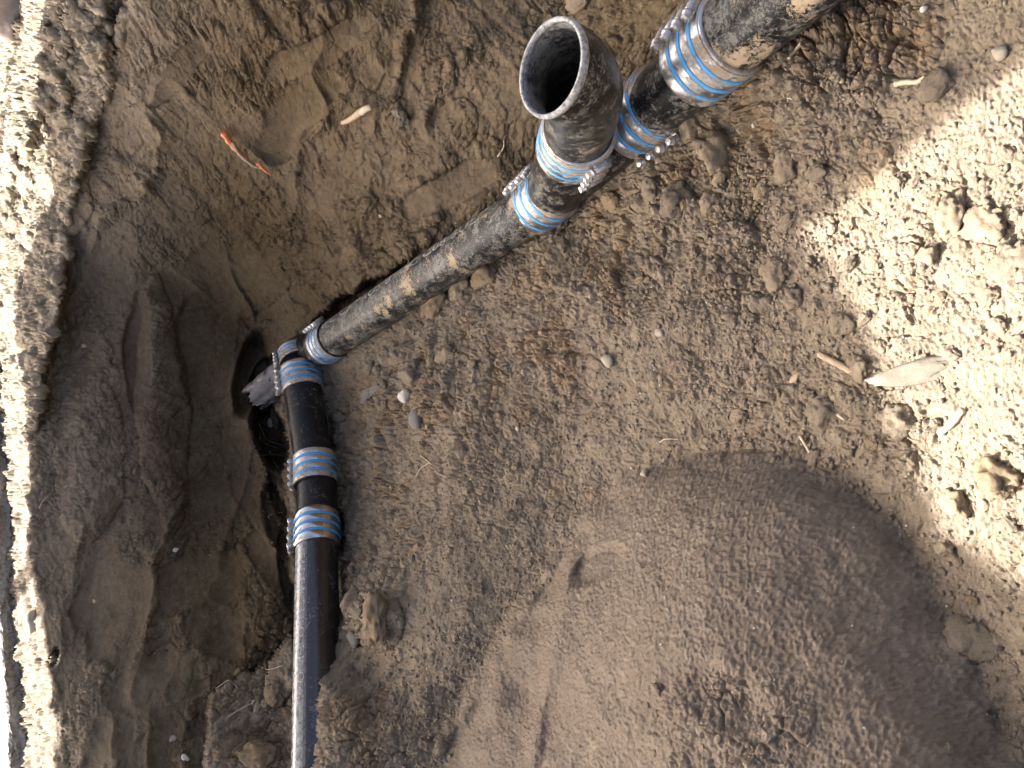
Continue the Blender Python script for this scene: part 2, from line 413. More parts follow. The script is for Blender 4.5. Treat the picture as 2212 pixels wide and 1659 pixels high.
STEP = 2.0
def axis(lo, a, b, hi, st):
    inner = np.arange(a, b + st, st)
    n1 = max(2, int(abs(a - lo) / 14)); n2 = max(2, int(abs(hi - b) / 14))
    return np.concatenate([np.linspace(lo, a - st, n1), inner, np.linspace(inner[-1] + st, hi, n2)])
gx1 = axis(-14, -12, 2226, 2850, STEP); gy1 = axis(-560, -14, 1672, 2150, STEP)
GX, GY = np.meshgrid(gx1, gy1)                    # rows follow y, columns x
qW, qF, qM = fW(GX, GY), fF(GX, GY), fM(GX, GY)
qM = qM + np.exp(-((qM - qF) / 0.05) ** 2) * (0.020 * vnoise(GX / 120, GY / 120, GX * 0, 301) + 0.009 * vnoise(GX / 45, GY / 45, GX * 0, 302)) + 0.005 * vnoise(GX / 170, GY / 170, GX * 0, 303)
qW = np.clip(qW, 0.30, 2.0); qF = np.clip(qF, 0.30, 2.2); qM = np.clip(qM, 0.2, 2.2)
left_of = np.interp(GY, [-600, 0, 200, 470, 760, 830, 1000, 1200, 1370, 1430, 1500, 2300], [1250, 1255, 1230, 1120, 640, 610, 628, 640, 640, 600, 470, 420])
qF = qF - 0.5 * sstep(8, 60, left_of - GX)
KS = 55.0
mx = np.maximum(np.maximum(qW, qF), qM)
eW, eF, eM = np.exp(KS * (qW - mx)), np.exp(KS * (qF - mx)), np.exp(1.3 * KS * (qM - mx))
S = eW + eF + eM
wW, wF, wM = (eW / S).astype(np.float32), (eF / S).astype(np.float32), (eM / S).astype(np.float32)
Z = 1 / (mx + np.log(np.maximum(eW + eF, 1e-9) + eM) / KS * 0.6)

XR = (829.5 - GY) / FPX; YR = (1106 - GX) / FPX
# flat rim of dry soil at the top of the wall, slightly overhanging it
_r1 = vnoise(GX / 55, GY / 55, GX * 0, 12) * 16 + vnoise(GX / 20, GY / 20, GX * 0, 13) * 7
rim_edge = np.interp(GY, [-600, 0, 170, 300, 420, 600, 700, 800, 900, 1000, 1200, 1400, 1659, 2300], [300, 282, 244, 205, 150, 138, 122, 110, 84, 56, 62, 96, 112, 130]) + _r1 * np.interp(GY, [600, 1000], [1, 0.55])
rimm = sstep(9, -9, GX - rim_edge)
_f = -math.sin(PITCH) + math.cos(PITCH) * YR
h_rim = np.interp(GY, [500, 950], [-0.44, -0.365]) + np.interp(GY, [500, 950], [0.13, 0.05]) * np.clip((rim_edge - GX) / 170, 0, 1)
Zr = np.clip(h_rim / np.minimum(_f, -0.08), 1.2, 3.6)
rimw = (rimm * wW).astype(np.float32)
Z = Z * (1 - rimw) + Zr * rimw
Z = np.where(_f < -0.05, np.maximum(Z, 0.318 / np.maximum(-_f, 0.05)), Z)      # nothing stands above the slab's underside
LA, LB = (XR * Z).astype(np.float32), (YR * Z).astype(np.float32)     # lateral metres
def ell(cx, cy, a, b, ang):
    c, s = math.cos(R(ang)), math.sin(R(ang)); dx, dy = GX - cx, GY - cy
    u = (c * dx + s * dy) / a; v = (-s * dx + c * dy) / b
    return u, v, u * u + v * v
smooth = np.zeros_like(Z, dtype=np.float32)
warpA = fbm(LA, LB, Z, 6, 2, 33) * 0.8; warpB = fbm(LA, LB, Z, 6, 2, 43) * 0.8
warp1 = fbm(LA, LB, Z, 9, 3, 31); warp2 = fbm(LA, LB, Z, 9, 3, 41)
# shovel and bucket cuts in the wall: (x, y, a, b, angle, depth in m, tilt along u, tilt along v, smoothness)
cuts = [(690, 108, 130, 44, -24, 0.014, 0.2, -0.6, 1.0), (640, 255, 120, 56, -50, 0.016, -0.3, 0.6, 1.0), (375, 165, 110, 30, -52, 0.012, 0.0, 0.6, 1.0),
        (470, 590, 125, 60, -25, 0.012, 0.2, 0.5, 1.0), (455, 740, 66, 120, 6, 0.016, -0.6, 0.1, 1.0), (246, 1310, 84, 140, 8, 0.020, -0.2, 0.5, 1.0), (430, 1255, 115, 76, -8, 0.016, 0.4, 0.4, 1.0),
        (482, 1370, 76, 56, 18, 0.012, 0.2, -0.3, 1.0), (350, 1475, 110, 62, -20, 0.014, 0.2, 0.4, 0.9), (250, 1580, 46, 100, 10, 0.014, 0.3, 0.2, 0.9), (575, 1215, 30, 88, -32, 0.02, 0.4, 0.0, 0.9), (545, 1090, 34, 80, -30, 0.018, 0.4, 0.0, 0.8),
        (965, 405, 110, 44, -24, 0.010, 0.1, -0.5, 0.9), (300, 760, 34, 130, 0, 0.018, -0.5, 0.0, 1.0)]
OFF = np.zeros_like(Z)
for (cx, cy, a, b, an, dep, tu, tv, sm) in cuts:
    u, v, r2 = ell(cx, cy, a, b, an)
    u = u + 0.55 * warpA + 0.2 * warp1; v = v + 0.55 * warpB + 0.2 * warp2; r2 = np.abs(u) ** 2.6 + np.abs(v) ** 2.6
    prof = sstep(1.02, 0.55, r2)
    OFF += prof * 1.5 * dep * (0.75 + tu * u + tv * v - 0.35 * r2) * wW
    smooth = np.maximum(smooth, sm * sstep(1.05, 0.55, r2) * wW)
bumps = [(352, 880, 60, 260, -3, -0.045), (330, 1080, 70, 130, -8, -0.025), (985, 265, 48, 62, 15, -0.020), (905, 195, 42, 100, 20, -0.012), (1040, 330, 50, 40, 0, -0.014), (190, 1000, 80, 200, 0, -0.030), (170, 120, 90, 90, 0, -0.030),
         (840, 560, 130, 26, -32, -0.030), (1060, 430, 80, 28, -32, -0.020), (560, 640, 90, 30, -35, -0.02), (130, 450, 60, 120, 20, -0.03), (620, 1450, 34, 60, 10, -0.05), (810, 1345, 62, 60, 0, -0.045), (500, 1640, 110, 60, 0, -0.03), (745, 1330, 36, 60, 10, -0.03)]
for (cx, cy, a, b, an, dep) in bumps:
    u, v, r2 = ell(cx, cy, a, b, an); u = u + 0.45 * warpA; v = v + 0.35 * warpB; r2 = u * u + v * v
    OFF += dep * np.sqrt(np.clip(1 - r2, 0, 1)) * (1 - wM)
heap = sstep(676, 694, GX + 9 * warp1 + 6 * warp2) * sstep(900, 700, GX) * sstep(1370, 1520, GY - 0.5 * (GX - 690))
OFF -= 0.055 * heap * (1 - wM)
# hollows: the washed-out hole behind the bend, the undercut above the main pipe, holes in the soil
holes = [(588, 945, 46, 90, -16, 0.34), (580, 830, 46, 80, 8, 0.20), (545, 800, 40, 110, 12, 0.14), (605, 1060, 28, 80, -14, 0.09), (618, 1230, 18, 100, -6, 0.05), (800, 640, 165, 34, -31, 0.13), (640, 1330, 16, 90, -3, 0.05), (598, 1115, 30, 90, -14, 0.07), (715, 950, 14, 60, -6, 0.03),
         (735, 1150, 12, 50, 0, 0.05), (118, 1420, 14, 30, 20, 0.06), (955, 618, 22, 12, -20, 0.06)]
for (cx, cy, a, b, an, dep) in holes:
    u, v, r2 = ell(cx, cy, a, b, an); r2 = r2 * (1 + 0.45 * warp1 + 0.2 * warp2)
    OFF += dep * sstep(1.0, 0.35, r2)
# undulations of the ground
OFF += (0.020 * fbm(LA, LB, Z, 5, 3, 3) + 0.011 * fbm(LA, LB, Z, 16, 3, 4)) * (1 - 0.6 * smooth) * (1 - 0.45 * wM)
# long scoop marks of bucket and spade with ridges left between them
def scoops(ang, fx, fy, seed):
    c, sn = math.cos(R(ang)), math.sin(R(ang)); p = LA * c + LB * sn; q = -LA * sn + LB * c
    n = vnoise(p * fx + 0.8 * warpA, q * fy + 0.6 * warpB, Z * 0.7, seed)
    return np.clip(1 - np.abs(n) * 2.2, 0, 1) ** 1.5
up_part = sstep(700, 480, GY + 0.25 * (GX - 400))
sc = up_part * scoops(38, 9.0, 2.4, 201) + (1 - up_part) * scoops(4, 2.2, 9.5, 203)
OFF -= (0.022 * sc + 0.006 * scoops(60, 6, 14, 205)) * wW * (1 - rimw) * sstep(1180, 900, GX)
smooth = np.maximum(smooth, 0.55 * sstep(0.35, 0.0, sc) * sstep(-0.25, 0.15, warpA + 0.5 * warp2) * wW)
# long finger-drag marks on the wall and ridges on the mound
ca, sa = math.cos(R(-52)), math.sin(R(-52))
streak = vnoise((LA * ca + LB * sa) * 90 + 3 * warp1, (-LA * sa + LB * ca) * 9, Z * 3, 77)
OFF += 0.0035 * streak * wW * (1 - 0.75 * smooth)
r1 = np.abs(GX - (1250 - (GY - 1150) * 0.20) + 14 * warp1); OFF -= 0.018 * np.exp(-(r1 / 18) ** 2) * sstep(1120, 1200, GY) * wM
r2_ = np.abs(GX - (1205 - (GY - 1200) * 0.62) + 12 * warp2); OFF -= 0.018 * np.exp(-(r2_ / 18) ** 2) * sstep(1150, 1240, GY) * sstep(0.02, 0.3, wM)
OFF += (0.022 * fbm(LA, LB, Z, 3.6, 2, 401) + 0.010 * np.abs(fbm(LA, LB, Z, 9, 3, 402))) * wM
u, v, r2 = ell(1290, 1220, 75, 40, -35); OFF += 0.02 * sstep(1, 0.2, r2) * wM
u, v, r2 = ell(1560, 1500, 190, 70, 24); u = u + warpA; v = v + warpB; OFF += 0.016 * sstep(1.2, 0.0, u * u + v * v) * wM; rough_m = sstep(1.4, 0.6, ((GX - 1560) / 200) ** 2 + ((GY - 1560) / 130) ** 2 + warp1)
Z = Z + OFF

POS = (CAM[None, None] + Z[..., None] * (Fv[None, None] + XR[..., None] * Rv + YR[..., None] * Uv))
def normals(P3):
    du = np.gradient(P3, axis=1); dv = np.gradient(P3, axis=0)
    n = np.cross(du, dv); n /= np.linalg.norm(n, axis=2, keepdims=True) + 1e-12
    s = np.sum(n * (CAM - P3), axis=2) < 0; n[s] *= -1
    return n
NRM = normals(POS)
# crumb relief, along the surface normal
reg = np.argmax(np.stack([wW, wF, wM]), axis=0)
LA = POS[..., 0].astype(np.float32); LB = np.where(reg == 0, YR * Z, POS[..., 1]).astype(np.float32)
w1 = fbm(LA, LB, Z, 45, 3, 51) * 0.0045; w2 = fbm(LA, LB, Z, 45, 3, 61) * 0.0045
patch = fbm(LA, LB, Z, 4.5, 3, 71); patch2 = fbm(LA, LB, Z, 14, 3, 81)
bankmask = sstep(1500, 2000, GX - 0.15 * GY) * wF
besidelow = np.exp(-((GX - 760) / 60) ** 2) * sstep(760, 850, GY) * sstep(1450, 1300, GY) * wF
nearpipe = besidelow + np.exp(-((GX - 1330 + (GY - 500) * 1.15) / 250) ** 2) * wF
rough = (0.39 - 0.16 * bankmask + 0.55 * nearpipe) * wF + 0.50 * wW * (1 - 0.80 * smooth) + (0.24 + 0.22 * rough_m) * wM
rough = rough * np.clip(0.85 + 0.9 * patch, 0.25, 1.7)
lowleft = sstep(1330, 1480, GY - 0.3 * np.abs(GX - 600)) * sstep(1000, 850, GX) * sstep(330, 520, GX); rough = rough + 0.45 * lowleft * (1 - 0.6 * smooth)
rimmask = rimw; rough = rough + 0.5 * rimmask
D = np.zeros_like(Z)
for cell, amp, sel, seed in ((0.062, 0.0150, 0.55, 5), (0.030, 0.0125, 0.45, 6), (0.0140, 0.0080, 0.32, 7), (0.0072, 0.0044, 0.20, 8)):
    f1, f2, idr, ox, oy = worley(LA + w1 * (cell / 0.03) ** 0.5, LB + w2 * (cell / 0.03) ** 0.5, cell, seed)
    up = sstep(sel - 0.05, sel + 0.25, idr + 0.35 * patch2)
    fm = 1 - wM * (0.95 if cell > 0.01 else 0.35) * (1 - 0.8 * rough_m)
    r2d = np.modf(idr * 37.7)[0] * 6.2832
    tilt = (ox * np.cos(r2d) + oy * np.sin(r2d)) * 0.9
    dome = np.sqrt(np.clip(1 - (f1 / 0.70) ** 4, 0, 1)) * (0.45 + 0.6 * idr) * np.clip(1 + tilt, 0.2, 1.8)
    gap = sstep(0.0, 0.13, f2 - f1)
    if cell < 0.01: rough = rough * (1 - 0.35 * bankmask)
    D += amp * rough * fm * up * (dome * gap - 0.25)
    D -= amp * (0.55 + 0.6 * bankmask * (cell > 0.01)) * rough * (1 - wM) * (1 - gap) * sstep(0.1, 0.5, patch2 + 0.3)
D += 0.0034 * fbm(LA, LB, Z, 80, 3, 91, 0.7) * (0.35 + rough) * (1 - 0.55 * smooth)
D += 0.0022 * vnoise(LA * 260, LB * 260, Z * 260, 95) * (0.4 + 0.6 * wM + 0.5 * wF) * (1 - 0.6 * smooth)
POS = POS + NRM * D[..., None]
NRM = normals(POS)

hz = POS[..., 2]
dry = np.clip(np.maximum(sstep(0.62, 0.95, hz + 0.16 * patch + 0.10 * patch2) * 0.45, rimw * (0.8 + 0.4 * patch2)) * wW, 0, 1)
dry = np.maximum(dry, 0.40 * sstep(0.28, 0.6, patch2 + 0.25 * patch) * wM)
ochre = sstep(0.15, 0.5, patch2 + 0.5 * lowleft - 0.15 + 0.35 * nearpipe) * (0.5 * wF)

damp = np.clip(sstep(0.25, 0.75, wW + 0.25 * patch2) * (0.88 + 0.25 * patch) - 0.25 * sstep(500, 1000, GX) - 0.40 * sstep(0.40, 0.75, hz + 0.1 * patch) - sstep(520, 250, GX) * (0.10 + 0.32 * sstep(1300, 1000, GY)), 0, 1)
finem = sstep(0.0, 1.0, wM + 0.45 * patch2 + 0.2 * patch) * wM
ny, nx = Z.shape
IDX = np.arange(ny * nx).reshape(ny, nx)
Q = np.stack([IDX[:-1, :-1], IDX[1:, :-1], IDX[1:, 1:], IDX[:-1, 1:]], axis=-1)
rq = reg[:-1, :-1]
def terrain_piece(name, mask, mat):
    q = Q[mask]; used, inv = np.unique(q.ravel(), return_inverse=True)
    me = mesh_np(name, POS.reshape(-1, 3)[used], inv.reshape(-1, 4))
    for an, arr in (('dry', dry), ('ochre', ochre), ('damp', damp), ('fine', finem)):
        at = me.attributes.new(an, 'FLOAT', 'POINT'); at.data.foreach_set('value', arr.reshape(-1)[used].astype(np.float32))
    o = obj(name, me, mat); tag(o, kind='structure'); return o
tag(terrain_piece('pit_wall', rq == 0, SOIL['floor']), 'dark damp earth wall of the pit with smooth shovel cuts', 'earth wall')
tag(terrain_piece('pit_floor', rq == 1, SOIL['floor']), 'crumbly brown soil floor and bank of the pit beside the pipes', 'soil')
tag(terrain_piece('soil_mound', rq == 2, SOIL['floor']), 'smooth shaded mound of grey-brown soil in the near corner', 'soil mound')

# ground round the pit, out to the horizon
bd = np.concatenate([IDX[0, :-1], IDX[:-1, -1], IDX[-1, :0:-1], IDX[:0:-1, 0]])[::12]
B = POS.reshape(-1, 3)[bd]; ctr = np.array([0, 1.2])
rings_ = [B]
for dist, hh in ((0.5, 0.55), (1.4, 0.70), (60, 0.70)):
    d = B[:, :2] - ctr; d /= np.linalg.norm(d, axis=1, keepdims=True)
    nb = B.copy(); nb[:, :2] += d * dist
    nb[:, 2] = B[:, 2] + (hh - B[:, 2]) * (sstep(0.5, 1.9, B[:, 1]) if dist < 50 else 0.3)
    rings_.append(nb)
tag(obj('ground', rings_mesh('ground', rings_, smooth=False), SOIL['floor']), kind='structure')

def hit(x, y):
    """point and normal of the soil at picture position (x, y)"""
    i = np.clip(np.searchsorted(gy1, y), 1, ny - 1); j = np.clip(np.searchsorted(gx1, x), 1, nx - 1)
    a = POS[i - 1:i + 1, j - 1:j + 1].mean((0, 1))
    n = NRM[max(i - 6, 0):i + 7, max(j - 6, 0):j + 7].mean((0, 1)); n /= np.linalg.norm(n)
    return Vector(a), Vector(n), float(Z[i, j])

# ------------------------------------------------------------------ concrete slab at the far rim
def rough_slab(name, edge, zt, thick, back, mat, seed=1):
    """edge: plan polyline of the broken near edge; the slab runs back to y = back"""
    pts = spline([Vector((x, y, 0)) for x, y in edge], 60)
    e = np.array([[p.x, p.y] for p in pts]); n = len(e)
    prof = [(-0.03, -thick - 0.02)] + [(0.0, -thick + thick * i / 12) for i in range(13)]
    prof += [(-0.006, 0.0)] + [(-0.012 - 0.012 * i, 0.001) for i in range(28)] + [(-0.40, 0.0), (-0.5, 0.0)]
    rows = []
    for i, (o, h) in enumerate(prof):
        x, y, z = e[:, 0], e[:, 1] - o, np.full(n, zt + h)
        k = np.clip((o + 0.36) / 0.3, 0.0, 1)
        big = fbm(x, y, z, 5, 2, seed) * 0.035 + fbm(x, y, z * 2.5, 16, 3, seed + 3, 0.6) * 0.030
        fine = fbm(x, y, z * 1.6, 55, 3, seed + 6, 0.65) * 0.014
        side = sstep(-0.03, 0.0, np.full(n, o)) if h > -0.004 else 1.0
        rows.append(np.stack([x + fine * 0.6 * k, y + (big + fine) * k, z + k * (0.6 * fine - 0.010 * side * (1 + 40 * big) * (h > -0.004))], 1))
    zero = e[:, 0] * 0
    rows.append(np.stack([e[:, 0], zero + back, zero + zt], 1)); rows.append(np.stack([e[:, 0], zero + back, zero + zt - thick], 1))
    m = len(rows); v = np.concatenate(rows)
    ii, kk = np.meshgrid(np.arange(m - 1), np.arange(n - 1), indexing='ij'); a = (ii * n + kk).ravel()
    return obj(name, mesh_np(name, v, np.stack([a, a + 1, a + n + 1, a + n], 1)), mat)
def plan(x, y, h):
    d = P(x, y, 1) - CAM; k = (h - CAMZ) / d[2]; return (CAM + d * k)[:2]
ST = 0.80
edge_px = [(-26, 760), (-24, 860), (-20, 960), (-14, 1060), (-10, 1160), (-8, 1260), (0, 1360), (8, 1450), (16, 1540), (20, 1640), (26, 1760), (34, 1900)]
ed = [tuple(plan(x, y, ST)) for x, y in edge_px]
ed = [(ed[0][0] + 0.5, ed[0][1] + 2.6), (ed[0][0] + 0.25, ed[0][1] + 0.9)] + ed + [(ed[-1][0] - 0.6, ed[-1][1] - 0.3)]
slab = rough_slab('concrete_slab', ed[::-1], ST, 0.05, 7.0, CONCRETE, 3)
tag(slab, 'broken white concrete slab edge along the top of the earth wall', 'concrete slab')

# ------------------------------------------------------------------ pipes
def thing(name, label, cat, loc, group=None):
    o = empty(name, loc); tag(o, label, cat, group); return o
def shift_to(o, parent):
    """parts are meshed in place; keep them there under an Empty that sits at the thing"""
    o.parent = parent; o.matrix_parent_inverse = Matrix.Translation(-Vector(parent.location)); return o
def pipe_thing(name, label, path, rad, mat, hollow=0.006, n=48, cat='pipe', group=None, pname='pipe_wall'):
    t = thing(name, label, cat, path[len(path) // 2], group)
    o = tube(pname, path, rad, mat, None, n, hollow); shift_to(o, t); return t, o
adir = (A1 - A0).normalized()
mainp, mo = pipe_thing('straight_pipe', 'muddy black plastic pipe with white print running diagonally to the bend', lerp_path(A0 - adir * 0.05, A1 + adir * 0.05, 40), PR, PIPE_MAIN)

# wye fitting: run, branch
wdir = (WY1 - A1).normalized()
wy = thing('wye_fitting', 'dusty black wye fitting between two steel couplings with an upright branch', 'pipe fitting', A1.lerp(WY1, 0.4))
shift_to(tube('run', lerp_path(A1 - wdir * 0.02, WY1 + wdir * 0.03, 24), PR * 0.985, PIPE_FIT, None, 48, 0.006), wy)
BR0 = A1.lerp(WY1, 0.12)
BR1 = PV(1243, 302, 1.335)                       # branch coupling
bdir = (BR1 - BR0).normalized()
shift_to(tube('branch', lerp_path(BR0 + bdir * 0.01, BR1 + bdir * 0.01, 20), PR * 1.03, PIPE_FIT, None, 48, 0.006), wy)
# elbow, open mouth up
MO = PV(1187, 146, 0.955)
el = thing('elbow_fitting', 'open black elbow pointing upwards above the wye branch with a pale cut rim', 'pipe fitting', BR1)
e0 = BR1 + bdir * 0.012
mn = Vector((-0.03, 0.02, 1)).normalized()
q0, q1, q2, q3 = e0, e0 + bdir * 0.105 + imgdir(-0.012, 0), MO - mn * 0.085, MO - mn * 0.005
epath = [q0 * (1 - t) ** 3 + q1 * 3 * t * (1 - t) ** 2 + q2 * 3 * t * t * (1 - t) + q3 * t ** 3 for t in np.linspace(0, 1, 44)]
nE = len(epath)
erad = [PR * (1.05 + 0.025 * (i / nE) + 0.012 * max(0, (i / nE - 0.85) / 0.15)) for i in range(nE)]
shift_to(tube('bend', epath, erad, PIPE_FIT, None, 64, 0.0, False), el)
shift_to(tube('inner_wall', epath, [r_ - 0.0045 for r_ in erad], PIPE_IN, None, 64, 0.0, False), el)
fr = frames([MO - mn * 0.01, MO - mn * 0.005, MO])
r_o, r_i = erad[-1] + 0.0006, erad[-1] - 0.0052
rr = [ring(fr[0], r_o, 64), ring(fr[1], r_o + 0.0006, 64), ring(fr[2], r_o - 0.001, 64), ring(fr[2], r_i + 0.001, 64), ring(fr[0], r_i, 64)]
shift_to(obj('cut_rim', rings_mesh('cut_rim', rr, closed_loop=True), RIM), el)

# short bend between wye and the rising pipe, then the rising pipe
sdir = (E3 - C3).normalized()
pipe_thing('short_bend', 'short black pipe bend half buried in soil between two couplings', spline([WY1 + wdir * 0.0, WY1.lerp(C3, 0.5), C3 + sdir * 0.02], 8), PR * 0.985, PIPE_FIT, cat='pipe fitting')
pipe_thing('straight_pipe', 'mud smeared black pipe leaving at the corner beside the open elbow', lerp_path(C3 - sdir * 0.01, E3, 40), PR * 1.02, PIPE_BIG)

# bend at the far end and second run
K0 = A0 - adir * 0.04
bdir2 = (B1 - B0).normalized()
pipe_thing('corner_bend', 'dark pipe bend in the far corner of the pit between two couplings', spline([A0 + adir * 0.02, K0, PV(648, 762, 2.42), B0 - bdir2 * 0.02, B0 + bdir2 * 0.03], 8), PR * 0.97, PIPE_DARK, cat='pipe fitting')
pipe_thing('straight_pipe', 'short dark damp pipe between the corner bend and the slight elbow', lerp_path(B0 - bdir2 * 0.02, B1 + bdir2 * 0.02, 24), PR, PIPE_DARK)
dirB = (B4 - B3).normalized()
pipe_thing('slight_elbow', 'stubby black elbow between two couplings on the lower pipe run', spline([B1 - bdir2 * 0.03, B1 + bdir2 * 0.03, B2, B3 - dirB * 0.02, B3 + dirB * 0.03], 10), PR * 1.0, PIPE_DARK, cat='pipe fitting')
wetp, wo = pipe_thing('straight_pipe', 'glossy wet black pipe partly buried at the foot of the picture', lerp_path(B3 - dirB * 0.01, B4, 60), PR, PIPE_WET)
# old pipe in the hole
def torn_shell(name, p0, p1, rad, arc, mat, label, cat):
    ax = (p1 - p0).normalized(); L = (p1 - p0).length; c = (p0 + p1) / 2; up = tocam(c); up = (up - ax * up.dot(ax)).normalized(); sd_ = ax.cross(up)
    nu, nv = 26, 22; V = []
    for lay in (0, 1):
        for i in range(nu):
            for j in range(nv):
                t = i / (nu - 1); a_ = (j / (nv - 1) - 0.5) * arc
                jag = 0.035 * math.sin(j * 1.3) + 0.03 * math.sin(j * 2.9 + 1)
                x_ = (t * (1 + jag * (t > 0.5)) + (0.06 * math.sin(j * 0.8 + 2) + jag) * (1 - t)) * L
                a_ *= 1 + 0.10 * math.sin(i * 0.9) + 0.06 * math.sin(i * 2.3)
                r_ = rad * (1 + 0.10 * math.sin(t * 3.3 + j * 0.25) + 0.04 * math.sin(j * 0.9)) - 0.003 * lay
                V.append(p0 - c + ax * x_ + up * (math.cos(a_) * r_) + sd_ * (math.sin(a_) * r_))
    q = []; n0 = nu * nv
    for i in range(nu - 1):
        for j in range(nv - 1):
            k = i * nv + j; q.append((k, k + 1, k + nv + 1, k + nv)); q.append((n0 + k, n0 + k + nv, n0 + k + nv + 1, n0 + k + 1))
    for j in range(nv - 1):
        for i in (0, nu - 1): k = i * nv + j; q.append((k, k + 1, n0 + k + 1, n0 + k))
    for i in range(nu - 1):
        for j in (0, nv - 1): k = i * nv + j; q.append((k, k + nv, n0 + k + nv, n0 + k))
    o = obj(name, mesh_np(name, [tuple(v) for v in V], q), mat); o.location = c; tag(o, label, cat); return o
torn_shell('pipe_fragment', PV(556, 858, 2.53), PV(636, 792, 2.50), 0.050, 2.9, OLDPIPE, 'torn shiny grey pipe fragment sticking out of the hole behind the bend', 'pipe fragment')

# printed lettering, bent round the pipe wall
def letters(parent, text, p0, direction, radial, size, rad, label=None, squeeze=1.0):
    cu = bpy.data.curves.new('print', 'FONT'); cu.body = text; cu.size = size; cu.resolution_u = 3
    tmp = bpy.data.objects.new('tmp', cu); COL.objects.link(tmp)
    dg = bpy.context.evaluated_depsgraph_get(); me = bpy.data.meshes.new_from_object(tmp.evaluated_get(dg))
    bpy.data.objects.remove(tmp); bpy.data.curves.remove(cu)
    d = direction.normalized(); a = (radial - d * radial.dot(d)).normalized(); b = a.cross(d)
    for v in me.vertices:
        ang = v.co.y / rad
        q = p0 + d * (v.co.x * squeeze) + (a * math.cos(ang) - b * math.sin(ang)) * (rad + 0.0006) if False else p0 + d * (v.co.x * squeeze) + (a * math.cos(ang) + b * math.sin(ang)) * (rad + 0.0007)
        v.co = q
    me.materials.clear()
    o = obj('printed_lettering', me, INK); shift_to(o, parent); o['kind'] = 'stuff'
    if label: o['label'] = label
    return o
rad_m = imgdir(-0.55, -0.83) * 0.75 + tocam(A0.lerp(A1, 0.5)) * 1.0
letters(mainp, '0 C CF/PAU5/8 A5C C08 3UE 11', A0 + adir * 0.06, adir, rad_m, 0.034, PR, 'white print along the upper side of the pipe', 1.72)
rad_w = imgdir(-0.60, 0.1) + tocam(B3) * 0.8
letters(wetp, 'F4 B E ICE3 8 O  E4   Q  4', B3 + dirB * 0.09, dirB, rad_w, 0.026, PR, 'worn white print along the left side of the pipe', 1.35)
rad_w2 = imgdir(0.05, 0.1) + tocam(B3) * 0.9
letters(wetp, '2A 5', B3 + dirB * 0.60, dirB, rad_w2, 0.03, PR, 'faint pale print', 1.2)

# ------------------------------------------------------------------ couplings
def lathe(name, prof, mat, parent, n=56, closed=False, smooth=True):
    an = np.linspace(0, 2 * math.pi, n, endpoint=False)
    rs = [np.stack([np.cos(an) * r, np.sin(an) * r, np.full(n, z)], 1) for r, z in prof]
    return obj(name, rings_mesh(name, rs, closed_loop=closed, smooth=smooth), mat, parent)
def boxm(name, mat, parent, cx, cy, cz, sx, sy, sz, bev=0.0015):
    import bmesh
    bm = bmesh.new(); bmesh.ops.create_cube(bm, size=1)
    for v in bm.verts: v.co = Vector((v.co.x * sx + cx, v.co.y * sy + cy, v.co.z * sz + cz))
    bmesh.ops.bevel(bm, geom=bm.edges[:], offset=bev, segments=2, affect='EDGES')
    me = bpy.data.meshes.new(name); bm.to_mesh(me); bm.free()
    return obj(name, me, mat, parent)
def coupling(label, c, axis_, radial, length=0.10, rad=PR + 0.0065, steel=ST_MUD, blue=BL_MUD, nb=4, sleeve_mat=None, tangent_flip=1, head=True):
    ax = axis_.normalized(); xr = (radial - ax * radial.dot(ax)).normalized(); yr = ax.cross(xr)
    rot = Matrix((xr, yr, ax)).transposed().to_quaternion()
    t = empty('pipe_coupling', c, rot)
    tag(t, label, 'pipe coupling', 'steel couplings with blue stripes on the pipe run')
    h = length / 2
    lathe('sleeve', [(rad - 0.006, -h), (rad - 0.001, -h), (rad, -h + 0.0015), (rad, h - 0.0015), (rad - 0.001, h), (rad - 0.006, h)], sleeve_mat or steel, t)
    pitch = length / nb
    for i in range(nb):
        z = -h + pitch * (i + 0.5); w = pitch * 0.33
        r1 = rad + 0.0014
        lathe('clamp_band', [(rad - 0.0005, z - w), (r1, z - w), (r1 + 0.0003, z - w + 0.001), (r1 + 0.0003, z + w - 0.001), (r1, z + w), (rad - 0.0005, z + w)], steel, t)
        # worm housing and its screw, tangential
        hs = boxm('screw_housing', BOLT, t, rad + 0.0065, 0.0, z, 0.0120, 0.026, pitch * 0.60, 0.003)
        n = 14; an = np.linspace(0, 2 * math.pi, n, endpoint=False); f = tangent_flip
        prof = [(0.0056, -0.017), (0.0066, -0.0165), (0.0066, 0.014), (0.0048, 0.0145), (0.0048, 0.0175), (0.0080, 0.0180), (0.0080, 0.0210), (0.0066, 0.0212), (0.0066, 0.0300), (0.0054, 0.0312)]
        rs = [np.stack([rad + 0.0098 + np.cos(an) * r, np.full(n, f * yv), z + np.sin(an) * r], 1) for r, yv in prof]
        sc = obj('screw', rings_mesh('screw', rs, cap0=True, cap1=True), BOLT, hs)
    for i in range(nb - 1):
        z = -h + pitch * (i + 1); w = pitch * 0.145; r1 = rad + 0.0019
        lathe('blue_stripe', [(rad - 0.0005, z - w), (r1, z - w), (r1 + 0.0005, z - w * 0.5), (r1 + 0.0005, z + w * 0.5), (r1, z + w), (rad - 0.0005, z + w)], blue, t)
    return t
coupling('mud caked coupling joining the printed pipe to the wye', A1 + wdir * 0.012, wdir, imgdir(-0.75, -0.66) + tocam(A1) * 0.30, 0.112, tangent_flip=1)
coupling('scratched steel coupling on the wye above a dirt clod, screws on its underside', WY1, wdir, imgdir(0.75, 0.66) + tocam(WY1) * 0.45, 0.110, tangent_flip=-1)
